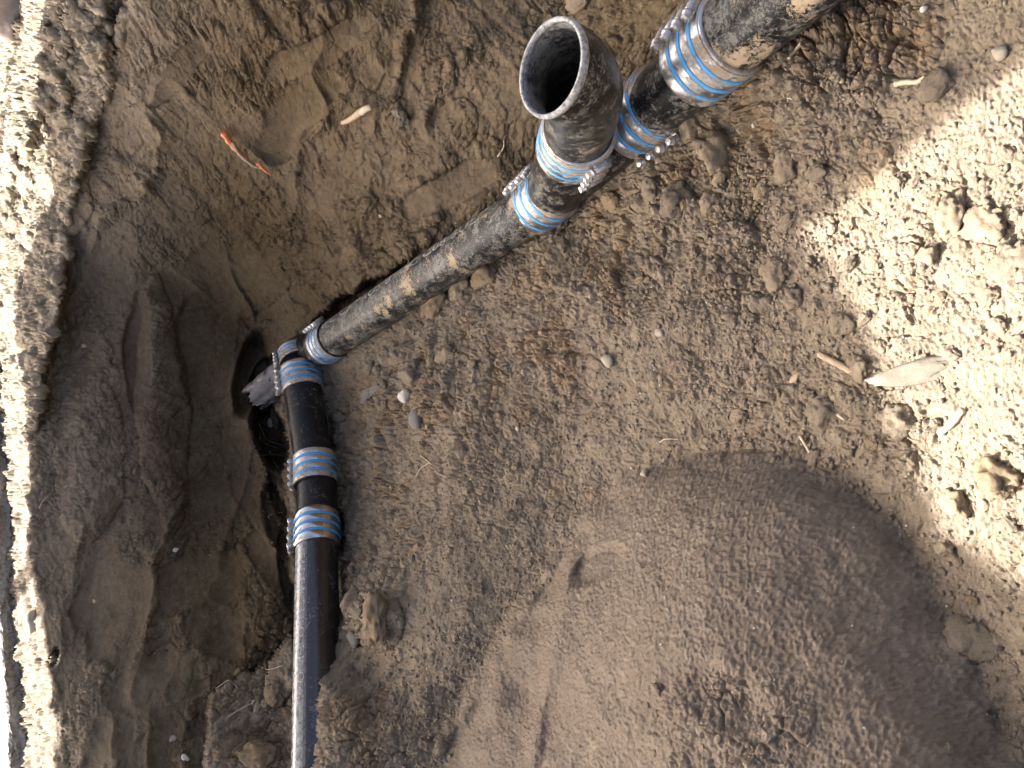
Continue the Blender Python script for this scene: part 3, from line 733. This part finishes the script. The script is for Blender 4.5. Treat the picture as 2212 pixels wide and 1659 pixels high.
coupling('coupling on the upright branch just below the open elbow, screws at the front', BR1, bdir, imgdir(0.50, 0.25) + tocam(BR1) * 0.85, 0.095, rad=PR * 1.05 + 0.006, steel=ST_DARK, blue=BL_CLEAN, tangent_flip=-1)
coupling('large looking coupling at the foot of the mud smeared corner pipe', C3 + sdir * 0.0, sdir, imgdir(-0.80, -0.60) + tocam(C3) * 0.25, 0.100, rad=PR * 1.02 + 0.006, steel=ST_DARK, tangent_flip=1)
coupling('shaded coupling at the far end of the printed pipe', A0 + adir * 0.01, adir, imgdir(-0.72, -0.70) + tocam(A0) * 0.1, 0.075, rad=PR + 0.004, steel=ST_DARK, blue=BL_CLEAN, sleeve_mat=PIPE_DARK)
coupling('dark ribbed coupling right at the corner bend', B0 - bdir2 * 0.05, bdir2 + Vector((0.25, 0.0, 0.0)), imgdir(-1, 0.1) + tocam(B0) * 0.3, 0.055, rad=PR + 0.003, steel=ST_DARK, blue=BL_DARK, sleeve_mat=PIPE_DARK)
coupling('coupling below the corner bend with screws along its left side', B0 + bdir2 * 0.035, bdir2, imgdir(-1, 0.1) + tocam(B0) * 0.45, 0.085, steel=ST_DARK, blue=BL_CLEAN)
coupling('damp coupling above the slight elbow in the lower run', B1 + bdir2 * 0.01, bdir2 + Vector((0, 0, 0.12)), imgdir(-1, 0.1) + tocam(B1) * 0.05, 0.10, rad=PR + 0.005, steel=ST_DARK, blue=BL_CLEAN, sleeve_mat=PIPE_DARK)
coupling('bright clean steel coupling at the head of the glossy pipe', B3, dirB, imgdir(-1, 0.0) + tocam(B3) * 0.12, 0.106, rad=PR + 0.006, steel=ST_CLEAN, blue=BL_CLEAN)

# ------------------------------------------------------------------ clods, stones, twigs
def ico(sub):
    import bmesh
    bm = bmesh.new(); bmesh.ops.create_icosphere(bm, subdivisions=sub, radius=1)
    v = np.array([x.co[:] for x in bm.verts]); t = np.array([[q.index for q in f.verts] for f in bm.faces]); bm.free(); return v, t
IV4, IT4 = ico(4); IV2, IT2 = ico(2); IV1, IT1 = ico(1)
def lump(seed, flat=0.62, rough=0.30, angular=0.0, V=IV4):
    v = V.copy(); s = seed * 13.7
    r = 1 + 1.2 * rough * fbm(v[:, 0] + s, v[:, 1] - s, v[:, 2] + 2 * s, 1.4, 2, seed)
    r += 0.9 * rough * (0.35 - np.abs(fbm(v[:, 0] - s, v[:, 1], v[:, 2] + s, 2.6, 2, seed + 9))) + 0.55 * rough * fbm(v[:, 0] - s, v[:, 1], v[:, 2] + s, 6.0, 3, seed + 19, 0.7)
    v = v * r[:, None]
    if angular:
        rg = np.random.default_rng(seed)
        for _ in range(7):
            n = rg.normal(size=3); n /= np.linalg.norm(n); d = v @ n; lim = 0.55 + 0.3 * rg.random()
            v -= np.outer(np.clip(d - lim, 0, None) * angular, n)
    v[:, 2] *= flat
    return v
CLOD_ME = []
for i in range(9):
    CLOD_ME.append(mesh_np('clod', lump(i + 1, 0.55 + 0.05 * (i % 4), 0.52, 0.5 if i % 2 else 0.15), None, IT4))
PEB_ME = [mesh_np('pebble', lump(40 + i, 0.6, 0.25, 0.8, IV2), None, IT2) for i in range(5)]
def quat_for(n, spin):
    return n.to_track_quat('Z', 'Y') @ Matrix.Rotation(spin, 3, 'Z').to_quaternion()
def put(name, me, mat, x, y, px, label, cat, group=None, sink=0.35, aspect=(1, 1, 1), spin=None, tilt=0.25):
    p, n, z = hit(x, y); s = px / FPX * z * 0.5
    n = (n + Vector((random.uniform(-tilt, tilt), random.uniform(-tilt, tilt), random.uniform(-tilt, tilt)))).normalized()
    o = bpy.data.objects.new(name, me)
    o.rotation_mode = 'QUATERNION'; o.rotation_quaternion = quat_for(n, random.uniform(0, 6.28) if spin is None else spin)
    o.scale = (s * aspect[0], s * aspect[1], s * aspect[2]); o.location = p + n * s * 0.6 * (1 - 2 * sink) * aspect[2]
    COL.objects.link(o)
    if not me.materials: me.materials.append(mat)
    o.material_slots[0].link = 'OBJECT'; o.material_slots[0].material = mat
    tag(o, label, cat, group); return o
named_clods = [(1052, 592, 62, 'ochre', 'round ochre clod against the lower side of the printed pipe'), (940, 650, 74, 'ochre', 'ochre clod wedged under the notch of the printed pipe'), (1000, 622, 56, 'clod', 'brown clod between the two ochre clods by the printed pipe'),
    (815, 1335, 95, 'ochre', 'large pale ochre clod right of the glossy pipe'), (770, 1300, 60, 'clod', 'brown clod leaning on the large pale clod by the glossy pipe'), (1680, 590, 62, 'clod', 'blocky upstanding clod at the edge of the sunlight'),
    (1662, 655, 38, 'clod', 'left of two round clods below the blocky clod'), (1717, 645, 44, 'clod', 'right of two round clods below the blocky clod'), (1820, 700, 52, 'clod', 'flat clod at the tip of the shadow'),
    (1700, 365, 64, 'clod', 'grey-green clod in the shade below the corner pipe'), (1560, 330, 90, 'clod', 'wide low clod below the scratched coupling'), (1470, 440, 66, 'clod', 'lumpy clod in the middle of the shaded bank'), (1540, 440, 44, 'clod', 'small round clod beside the lumpy clod on the shaded bank'),
    (1415, 420, 58, 'clod', 'clod under the wye beside its lower edge'), (1330, 440, 46, 'ochre', 'yellowish clod in front of the wye'), (1500, 262, 70, 'clod', 'soil clod heaped against the scratched coupling'), (1445, 175, 56, 'clod', 'soil heap lying on the short buried bend'), (1215, 475, 38, 'clod', 'clod touching the mud caked coupling'),
    (2155, 1035, 84, 'ochre', 'big sunlit yellowish clod at the far right'), (2070, 1090, 70, 'clod', 'half shaded clod left of the big sunlit clod'), (2095, 1380, 96, 'clod', 'dark clod at the right end of the mound shadow'), (2130, 480, 96, 'clod', 'broad sunlit clod near the right border'), (2190, 560, 90, 'clod', 'sunlit clod cut by the right border'),
    (2060, 470, 80, 'clod', 'flat sunlit clod left of the broad clod'), (2010, 560, 56, 'clod', 'small sunlit clod on the bank'), (1255, 0, 60, 'clod', 'clod at the top border between elbow and wall'), (1790, 15, 56, 'clod', 'brown clod beside the corner pipe at the top border'), (2030, 185, 60, 'clod', 'pale crumbling clod with root ends on the shaded bank'),
    (900, 810, 58, 'clod', 'broad clod below the printed pipe'), (860, 770, 44, 'clod', 'clod near the foot of the printed pipe'), (800, 790, 36, 'clod', 'small clod by the far coupling of the printed pipe'), (1780, 900, 72, 'clod', 'clod left of the flat pale stone'), (1860, 800, 56, 'clod', 'clod under the sunlit stone tip'), (1950, 910, 64, 'clod', 'shaded clod right under the flat pale stone'),
    (970, 770, 50, 'clod', 'smooth rounded clod below the middle of the printed pipe'), (870, 250, 34, 'clod', 'crumb of soil stuck on the wall beside the twig'), (1600, 900, 40, 'clod', 'clod in the middle of the floor'), (560, 1630, 60, 'ochre', 'ochre clod at the bottom border left of the glossy pipe'), (600, 1500, 46, 'ochre', 'ochre clod against the left side of the glossy pipe'),
    (575, 880, 34, 'ochre', 'lump of rubble in the cavity below the old pipe stub'), (600, 905, 40, 'clod', 'dark rubble lump beside the pipe in the cavity'), (560, 790, 44, 'clod', 'spongy lump above the old pipe stub in the cavity')]
for (x, y, s, k, lab) in named_clods:
    put('soil_clod', random.choice(CLOD_ME), SOIL[k], x, y, s * 1.12, lab, 'soil clod', None, 0.42, (1, random.uniform(0.75, 1.0), random.uniform(0.8, 1.05)))
def rnd_in(reg_):
    x0, y0, x1, y1 = reg_; return random.uniform(x0, x1), random.uniform(y0, y1)
def on_pipe(x, y):
    def near(ax, ay, bx, by, r):
        t = max(0, min(1, ((x - ax) * (bx - ax) + (y - ay) * (by - ay)) / ((bx - ax) ** 2 + (by - ay) ** 2)))
        return math.hypot(x - ax - t * (bx - ax), y - ay - t * (by - ay)) < r
    return near(690, 750, 1150, 460, 66) or near(1150, 460, 1400, 250, 84) or near(1400, 250, 1800, -60, 125) or near(648, 780, 686, 1150, 62) or near(686, 1150, 690, 1450, 56) or near(690, 1450, 664, 1700, 44) or near(1235, 420, 1230, 120, 125)
fields = [((1380, 300, 1800, 640), 34, (14, 38), 'on the shaded bank below the wye', 'clods on the shaded bank'),
          ((1750, 330, 2210, 760), 30, (16, 52), 'on the sunlit right bank', 'clods on the sunlit bank'),
          ((1600, 640, 2120, 1010), 42, (13, 42), 'around the flat pale stone', 'clods around the flat pale stone'),
          ((730, 700, 1150, 1050), 34, (11, 30), 'on the floor below the printed pipe', 'clods below the printed pipe'),
          ((1980, 1000, 2200, 1640), 22, (14, 40), 'on the sunlit strip beyond the mound', 'clods beyond the mound'),
          ((730, 1150, 1000, 1640), 26, (10, 26), 'on the floor right of the glossy pipe', 'clods right of the glossy pipe'),
          ((1400, 1480, 1760, 1650), 16, (10, 30), 'on the crumbly face of the mound', 'clods on the mound'),
          ((500, 1440, 640, 1650), 16, (12, 30), 'in the crumbly soil left of the glossy pipe', 'clods left of the glossy pipe')]
def place_words(x, y, reg_, nh=3, nv=3):
    x0, y0, x1, y1 = reg_; i = min(nh - 1, int((x - x0) / (x1 - x0) * nh)); j = min(nv - 1, int((y - y0) / (y1 - y0) * nv))
    return ('upper', 'middle', 'lower')[j] + ' ' + ('left', 'centre', 'right')[i]
for reg_, n, (s0, s1), where, grp in fields:
    k = 0
    while k < n:
        x, y = rnd_in(reg_)
        if on_pipe(x, y): continue
        t = random.random() ** 2.2; s = s0 + (s1 - s0) * t; och = random.random() < 0.12
        lab = f"{'tiny' if t < 0.12 else 'small' if t < 0.5 else 'larger'} {'ochre' if och else 'brown'} clod {where}, {place_words(x, y, reg_)}"
        put('soil_clod', random.choice(CLOD_ME), SOIL['ochre' if och else 'clod'], x, y, s, lab, 'soil clod', grp, 0.46, (1, random.uniform(0.7, 1.0), random.uniform(0.7, 1.0)))
        k += 1
# pale pebbles
pebs = [(2006, 20, 17, ST_WHITE, 'white pebble near the top right corner'), (1736, 128, 9, ST_PALE, 'small pale pebble on the shaded bank'), (1708, 212, 15, ST_WHITE, 'white pebble in the middle of the shaded upper bank'), (1633, 270, 12, ST_WHITE, 'white pebble right of the scratched coupling'),
        (1822, 178, 12, ST_TAN, 'tan chip on the shaded upper bank'), (1100, 520, 11, ST_WHITE, 'white chip beside the printed pipe'), (1713, 622, 17, ST_GREY, 'grey pebble on top of the round clods'), (1428, 720, 26, ST_PALE, 'cream stone on the open floor'), (1320, 775, 34, ST_PALE, 'pale crumbling lump in the middle of the floor'),
        (1395, 1025, 28, ST_PALE, 'pale crumbling lump at the edge of the mound'), (2165, 115, 40, ST_PALE, 'flat grey-green stone near the right border'), (1120, 925, 13, ST_TAN, 'tan pebble on the floor'), (770, 1380, 40, ST_GREY, 'flat grey stone below the large pale clod'), (910, 905, 46, ST_GREY, 'flat grey stone right of the white lump'),
        (379, 1190, 13, ST_WHITE, 'white chip set in the left wall'), (185, 745, 12, ST_TAN, 'yellow stone set in the left wall'), (206, 1300, 11, ST_TAN, 'tan stone set in the smooth dark cut'), (645, 1500, 9, ST_WHITE, 'tiny white pebble left of the glossy pipe'), (550, 1520, 10, ST_WHITE, 'white pebble in the ochre soil at the bottom'),
        (400, 1640, 18, ST_WHITE, 'white stone at the bottom border'), (375, 1595, 16, ST_PALE, 'pale stone in the dark wall near the bottom'), (80, 1345, 46, ST_PALE, 'pale stone under the slab edge'), (825, 465, 10, ST_TAN, 'reddish chip in the wall above the printed pipe'), (1960, 178, 11, ST_WHITE, 'white chip on the upper bank right of the corner pipe')]
for (x, y, s, m_, lab) in pebs:
    put('pebble', random.choice(PEB_ME), m_, x, y, s * 1.1, lab, 'stone', None, 0.25, (1, random.uniform(0.7, 1), random.uniform(0.7, 1)))
for i in range(70):
    x, y = rnd_in((760, 60, 2190, 1640))
    if on_pipe(x, y) or (x < 1250 and y < 900 - 0.55 * x): continue
    put('pebble', random.choice(PEB_ME), random.choice([ST_WHITE, ST_WHITE, ST_PALE]), x, y, random.uniform(3.5, 7), f'tiny pale grit stone on the soil, {place_words(x, y, (760, 60, 2190, 1640))} of the floor and bank', 'stone', 'tiny pale stones', 0.2)
# the white lump, glass-like shard, flat pale stone, grey boulder at the corner
put('white_lump', mesh_np('white_lump', lump(77, 0.8, 0.3, 0.6), None, IT4), ST_WHITE, 877, 856, 33, 'bright white crumbly lump on the floor near the bend', 'stone', None, 0.1)
def shard(name, pts, thick, mat, label, cat, lift=0.004):
    """flat stone or chip: outline in the picture laid on the soil, with real thickness"""
    V3 = [hit(x, y) for x, y in pts]; nrm = sum((a[1] for a in V3), Vector()).normalized()
    c = sum((a[0] for a in V3), Vector()) / len(V3)
    top = []
    for p, n, z in V3:
        d = p - c; top.append(c + d - nrm * d.dot(nrm) * 0.6 + nrm * (lift + thick))
    n = len(top); m1 = [c + (p - c) * 0.88 + nrm * thick * 0.35 for p in top]
    m1 = [c + (p - c) * 0.86 + nrm * thick * 0.25 * (1 + 0.5 * math.sin(i * 2.1)) for i, p in enumerate(top)]
    v = [p - c for p in top] + [p - c - nrm * thick for p in top] + [p - c for p in m1] + [nrm * (lift + thick * 1.35)]
    q = [(i, (i + 1) % n, n + (i + 1) % n, n + i) for i in range(n)] + [(2 * n + i, 2 * n + (i + 1) % n, (i + 1) % n, i) for i in range(n)]
    t = [(3 * n, 2 * n + (i + 1) % n, 2 * n + i) for i in range(n)]
    o = obj(name, mesh_np(name, [tuple(x) for x in v], q, t, False), mat); o.location = c; tag(o, label, cat); return o
def slab_stone(name, x0, y0, x1, y1, width_px, thick, mat, label, seed, lift=0.0):
    """an elongated flat stone between two picture points, lying on the soil"""
    p0, n0, z0 = hit(x0, y0); p1, n1, z1 = hit(x1, y1); c = (p0 + p1) / 2; nn = (n0 + n1 + hit((x0 + x1) / 2, (y0 + y1) / 2)[1]).normalized()
    p1 = p1 - nn * 0.022; ax = (p1 - p0); L = ax.length / 2; nn = (nn - ax * nn.dot(ax) / ax.length_squared).normalized(); ax = (ax - nn * ax.dot(nn)).normalized(); ay = nn.cross(ax)
    v = lump(seed, 1.0, 0.42, 0.35); v = np.sign(v) * np.abs(v) ** 0.72; w = width_px / FPX * z0 / 2
    taper = 0.5 + 0.5 * sstep(-1.0, 0.3, v[:, 0])
    v = np.stack([v[:, 0] * L, v[:, 1] * w * taper, v[:, 2] * thick], 1)
    o = obj(name, mesh_np(name, v, None, IT4), mat); o.location = c + nn * (lift - thick * 0.3)
    o.rotation_mode = 'QUATERNION'; o.rotation_quaternion = Matrix((ax, ay, nn)).transposed().to_quaternion()
    tag(o, label, 'stone'); return o
ST_FLAT = stone_material('weathered_stone', (0.105, 0.088, 0.064), (0.175, 0.150, 0.115), 0.98, 60)
slab_stone('flat_stone', 1882, 830, 2070, 780, 50, 0.016, ST_FLAT, 'long flat pale stone wedge lying half in the sun', 83)
shard('grey_shard', [(788, 872), (792, 845), (806, 838), (820, 826), (818, 842), (806, 856), (798, 876)], 0.003, ST_GREY, 'thin greenish grey shard left of the white lump', 'stone')
put('bark_chip', PEB_ME[1], WOODM, 1720, 818, 34, 'small bark coloured chip left of the root on the bank', 'bark chip', None, 0.2, (1, 0.5, 0.35))
put('white_chip', PEB_ME[3], ST_WHITE, 588, 915, 26, 'white broken chip in the dark hole beside the pipe', 'chip', None, -0.6, (1, 0.5, 0.4))
bo = put('boulder', mesh_np('boulder', lump(91, 0.8, 0.16, 0.2), None, IT4), stone_material('pinkish_stone', (0.36, 0.29, 0.23), (0.47, 0.39, 0.32), 0.9, 12), 38, 30, 120, 'rounded pinkish grey stone at the top left corner', 'stone', None, 0.3)

def twig(name, pts, r0, r1, mat, label, cat='root', lift=0.004, group=None, n=7):
    path = []
    for q in pts:
        p, nn, z = hit(q[0], q[1]); path.append(p + nn * (lift + (q[2] if len(q) > 2 else 0)))
    path = spline(path, 6); m_ = len(path)
    rad = [(r0 + (r1 - r0) * i / (m_ - 1)) * (1 + 0.14 * math.sin(i * 1.9) + 0.08 * math.sin(i * 4.3)) for i in range(m_)]
    c = path[m_ // 2]
    o = tube(name, [p - c for p in path], rad, mat, None, n); o.location = c; tag(o, label, cat, group); return o
# torn orange root
orr = thing('torn_root', 'torn orange root splinter standing out of the dark wall', 'root', hit(540, 325)[0])
def tw_part(name, pts, r0, r1, mat, lift):
    path = spline([hit(x, y)[0] + hit(x, y)[1] * (lift + h) for x, y, h in pts], 6); m_ = len(path)
    o = tube(name, path, [(r0 + (r1 - r0) * i / (m_ - 1)) * (1 + 0.2 * math.sin(i * 1.7)) for i in range(m_)], mat, None, 8); shift_to(o, orr); return o
tw_part('split_end', [(488, 276, 0.01), (505, 296, 0.018), (530, 318, 0.018), (545, 332, 0.014)], 0.0085, 0.006, ORANGE, 0.006)
tw_part('bark_strand', [(518, 292, 0.022), (532, 312, 0.022), (556, 345, 0.018), (568, 356, 0.012)], 0.0055, 0.005, WOODM, 0.010)
tw_part('tip', [(562, 345, 0.014), (575, 360, 0.014), (592, 374, 0.006)], 0.0075, 0.002, ORANGE, 0.006)
tg = thing('broken_twig', 'pale broken root stub lying on the wall above the printed pipe', 'root', hit(780, 245)[0])
def tw2(name, pts, r0, r1, mat):
    path = spline([hit(x, y)[0] + hit(x, y)[1] * (0.006 + h) for x, y, h in pts], 6); m_ = len(path)
    o = tube(name, path, [(r0 + (r1 - r0) * i / (m_ - 1)) * (1 + 0.08 * math.sin(i * 2.1)) for i in range(m_)], mat, None, 10); shift_to(o, tg)
tw2('stem', [(744, 261, 0.0), (760, 254, 0.008), (780, 242, 0.014), (800, 232, 0.016)], 0.0055, 0.0085, WOODM)
tw2('broken_end', [(799, 233, 0.016), (808, 229, 0.017), (815, 227, 0.014)], 0.0088, 0.0065, ROOTP)
twig('root', [(1775, 765), (1800, 778), (1830, 795), (1860, 812)], 0.0045, 0.0050, WOODM, 'brown root piece pointing at the flat pale stone')
twig('root', [(2040, 935), (2065, 912), (2090, 885)], 0.0040, 0.0035, ROOTP, 'pale twig on the bank below the flat pale stone')
twig('root', [(1732, 942), (1748, 965), (1760, 990)], 0.0024, 0.0018, ROOTP, 'short pale rootlet at the top of the mound')
twig('root', [(1735, 95), (1722, 115), (1714, 135)], 0.0030, 0.0018, ROOTP, 'thin rootlet beside the corner pipe')
twig('root', [(1940, 183), (1960, 178), (1985, 180), (2005, 170)], 0.0035, 0.0028, ROOTP, 'root ends beside the pale crumbling clod')
twig('root', [(1820, 895), (1835, 907)], 0.0022, 0.0014, ROOTP, 'tiny pale splinter in a crack of the bank')
twig('root', [(1485, 1820 - 0), (1500, 1815)], 0.001, 0.001, ROOTP, 'hair root beyond the bottom border') if False else None
twig('root', [(1430, 955), (1445, 950), (1470, 950)], 0.0012, 0.0008, ROOTP, 'hair-thin rootlet on the floor above the mound')
twig('root', [(1075, 335), (1085, 315), (1090, 300)], 0.0018, 0.0010, ROOTP, 'thin rootlet on the wall left of the mud caked coupling')
twig('root', [(918, 985), (935, 1005), (950, 1022), (975, 1032)], 0.0015, 0.0008, ROOTP, 'branched hair root on the floor right of the damp coupling')
twig('root', [(930, 1000), (915, 1012), (905, 1030)], 0.0012, 0.0007, ROOTP, 'side hair root on the floor right of the damp coupling')
twig('root', [(706, 1340), (702, 1365), (700, 1385)], 0.0012, 0.0008, ROOTP, 'straw coloured root hair along the glossy pipe')
twig('root', [(95, 1100), (105, 1080), (122, 1065), (150, 1050)], 0.0016, 0.0010, ROOTP, 'branched rootlet under the slab edge')
for i, pts in enumerate([[(560, 935), (580, 955), (610, 968)], [(552, 950), (575, 970), (600, 1000)], [(566, 915), (590, 950), (618, 960)], [(560, 985), (585, 990), (615, 985)], [(548, 870), (560, 885), (575, 890)], [(590, 975), (600, 1000), (607, 1020)], [(470, 1490), (500, 1478), (520, 1488)], [(560, 1440), (585, 1452), (620, 1440)], [(500, 1560), (520, 1540), (560, 1520)], [(575, 1130), (590, 1120), (612, 1118)]]):
    twig('root', [(a, b, 0.012) for a, b in pts], 0.0014, 0.0007, ROOTP, 'fine pale root hair in the dark wall by the lower pipes', group='fine root hairs', n=5)
# white stick in the notch of the printed pipe
pn = PV(936, 612, 1.90)
o = tube('white_stick', [PV(918, 608, 1.885) - pn, PV(935, 610, 1.885) - pn, PV(952, 614, 1.885) - pn], [0.004, 0.0042, 0.003], ST_WHITE, None, 8); o.location = pn
tag(o, 'white stick lying in the notch at the lower edge of the printed pipe', 'stick')

# loose crumbs: too many and too small to count
def crumbs(name, n, sampler, smin, smax, mat):
    vs_, ts_ = [], []; base = 0; protos = [lump(60 + i, 0.7, 0.4, 0.6, IV1) for i in range(8)]
    for k in range(n):
        x, y = sampler()
        if on_pipe(x, y): continue
        i = np.clip(np.searchsorted(gy1, y), 1, ny - 1); j = np.clip(np.searchsorted(gx1, x), 1, nx - 1)
        p = POS[i, j]; nn = NRM[i, j]; s = (smin + (smax - smin) * random.random() ** 3)
        v = protos[k % 8]; a = random.uniform(0, 6.28); c, si = math.cos(a), math.sin(a)
        w = np.stack([v[:, 0] * c - v[:, 1] * si, v[:, 0] * si + v[:, 1] * c, v[:, 2]], 1) * s * np.array([1, random.uniform(0.7, 1), 1])
        t1 = np.cross(nn, [0.3, 0.9, 0.1]); t1 /= np.linalg.norm(t1); t2 = np.cross(nn, t1)
        vs_.append(p + nn * s * 0.25 + w[:, :1] * t1 + w[:, 1:2] * t2 + w[:, 2:] * nn); ts_.append(IT1 + base); base += len(v)
    me = mesh_np(name, np.concatenate(vs_), None, np.concatenate(ts_))
    o = obj(name, me, mat); tag(o, kind='stuff'); return o
def samp():
    while True:
        x, y = random.uniform(700, 2215), random.uniform(0, 1659)
        i = np.clip(np.searchsorted(gy1, y), 1, ny - 1); j = np.clip(np.searchsorted(gx1, x), 1, nx - 1)
        if wF[i, j] > 0.5 and random.random() < (1 - 0.8 * bankmask[i, j]) and random.random() < 0.25 + 0.9 * float(np.clip(patch[i, j] + 0.35, 0, 1)): return x, y
tag(crumbs('soil_crumbs', 15000, samp, 0.0010, 0.0048, SOIL['crumb']), 'loose fine soil crumbs strewn over the pit floor and bank', 'soil crumbs')
def samp2(): return random.uniform(30, 640), random.uniform(0, 1659)
tag(crumbs('wall_crumbs', 2200, samp2, 0.0010, 0.0040, SOIL['crumb']), 'loose soil crumbs clinging to the dark wall', 'soil crumbs', kind='stuff')

# ------------------------------------------------------------------ added unseen boards on posts beyond the far rim, shaped to shade the pit
def shade_boards():
    t = thing('added_shade_boards', 'added plywood shade boards on posts, unseen beyond the slab', 'shade_boards', (-0.5, 4.65, ST))
    def shade_panel(name, pts, y, th=0.018):
        v = [(x, y, z) for x, z in pts] + [(x, y + th, z) for x, z in pts]; n = len(pts)
        f = [tuple(range(n))] + [tuple(range(2 * n - 1, n - 1, -1))] + [(i, n + i, n + (i + 1) % n, (i + 1) % n) for i in range(n)]
        me = bpy.data.meshes.new(name); me.from_pydata(v, [], f); me.update(); o = obj(name, me, PLY); shift_to(o, t)
    H = CAMZ; YB = 4.6; dx, dz = -0.355, 0.684 + H
    rp = [(-1.215, 0.55), (-0.75, 0.44), (-0.45, 0.31), (-0.1, 0.14), (0.12, 0.10), (0.19, 0.55), (0.27, 0.95), (2.4, 1.15), (2.4, 3.0), (-1.215, 3.0)]
    lp = [(-4.2, 1.2), (-1.6, 0.90), (-1.20, 0.64), (-1.20, 1.745), (-1.29, 1.79), (-1.40, 1.87), (-1.60, 1.955), (-1.72, 2.0), (-1.80, 2.10), (-1.95, 2.28), (-2.3, 2.5), (-2.6, 2.6), (-4.2, 2.8)]
    shade_panel('shade_panel', [(x + dx, z + dz) for x, z in rp], YB)
    shade_panel('shade_panel', [(x + dx, z + dz) for x, z in lp], YB + 0.019)
    for x in (-4.3, -2.9, -1.4, 0.3, 1.9):
        v = []; me = bpy.data.meshes.new('post')
        x0, x1, y0, y1, z0, z1 = x - 0.035, x + 0.035, 4.64, 4.71, ST - 0.05, 2.3 + H
        v = [(a, b, c) for a in (x0, x1) for b in (y0, y1) for c in (z0, z1)]
        me.from_pydata(v, [], [(0, 1, 3, 2), (4, 6, 7, 5), (0, 4, 5, 1), (2, 3, 7, 6), (0, 2, 6, 4), (1, 5, 7, 3)]); me.update()
        shift_to(obj('post', me, PLY), t)
shade_boards()
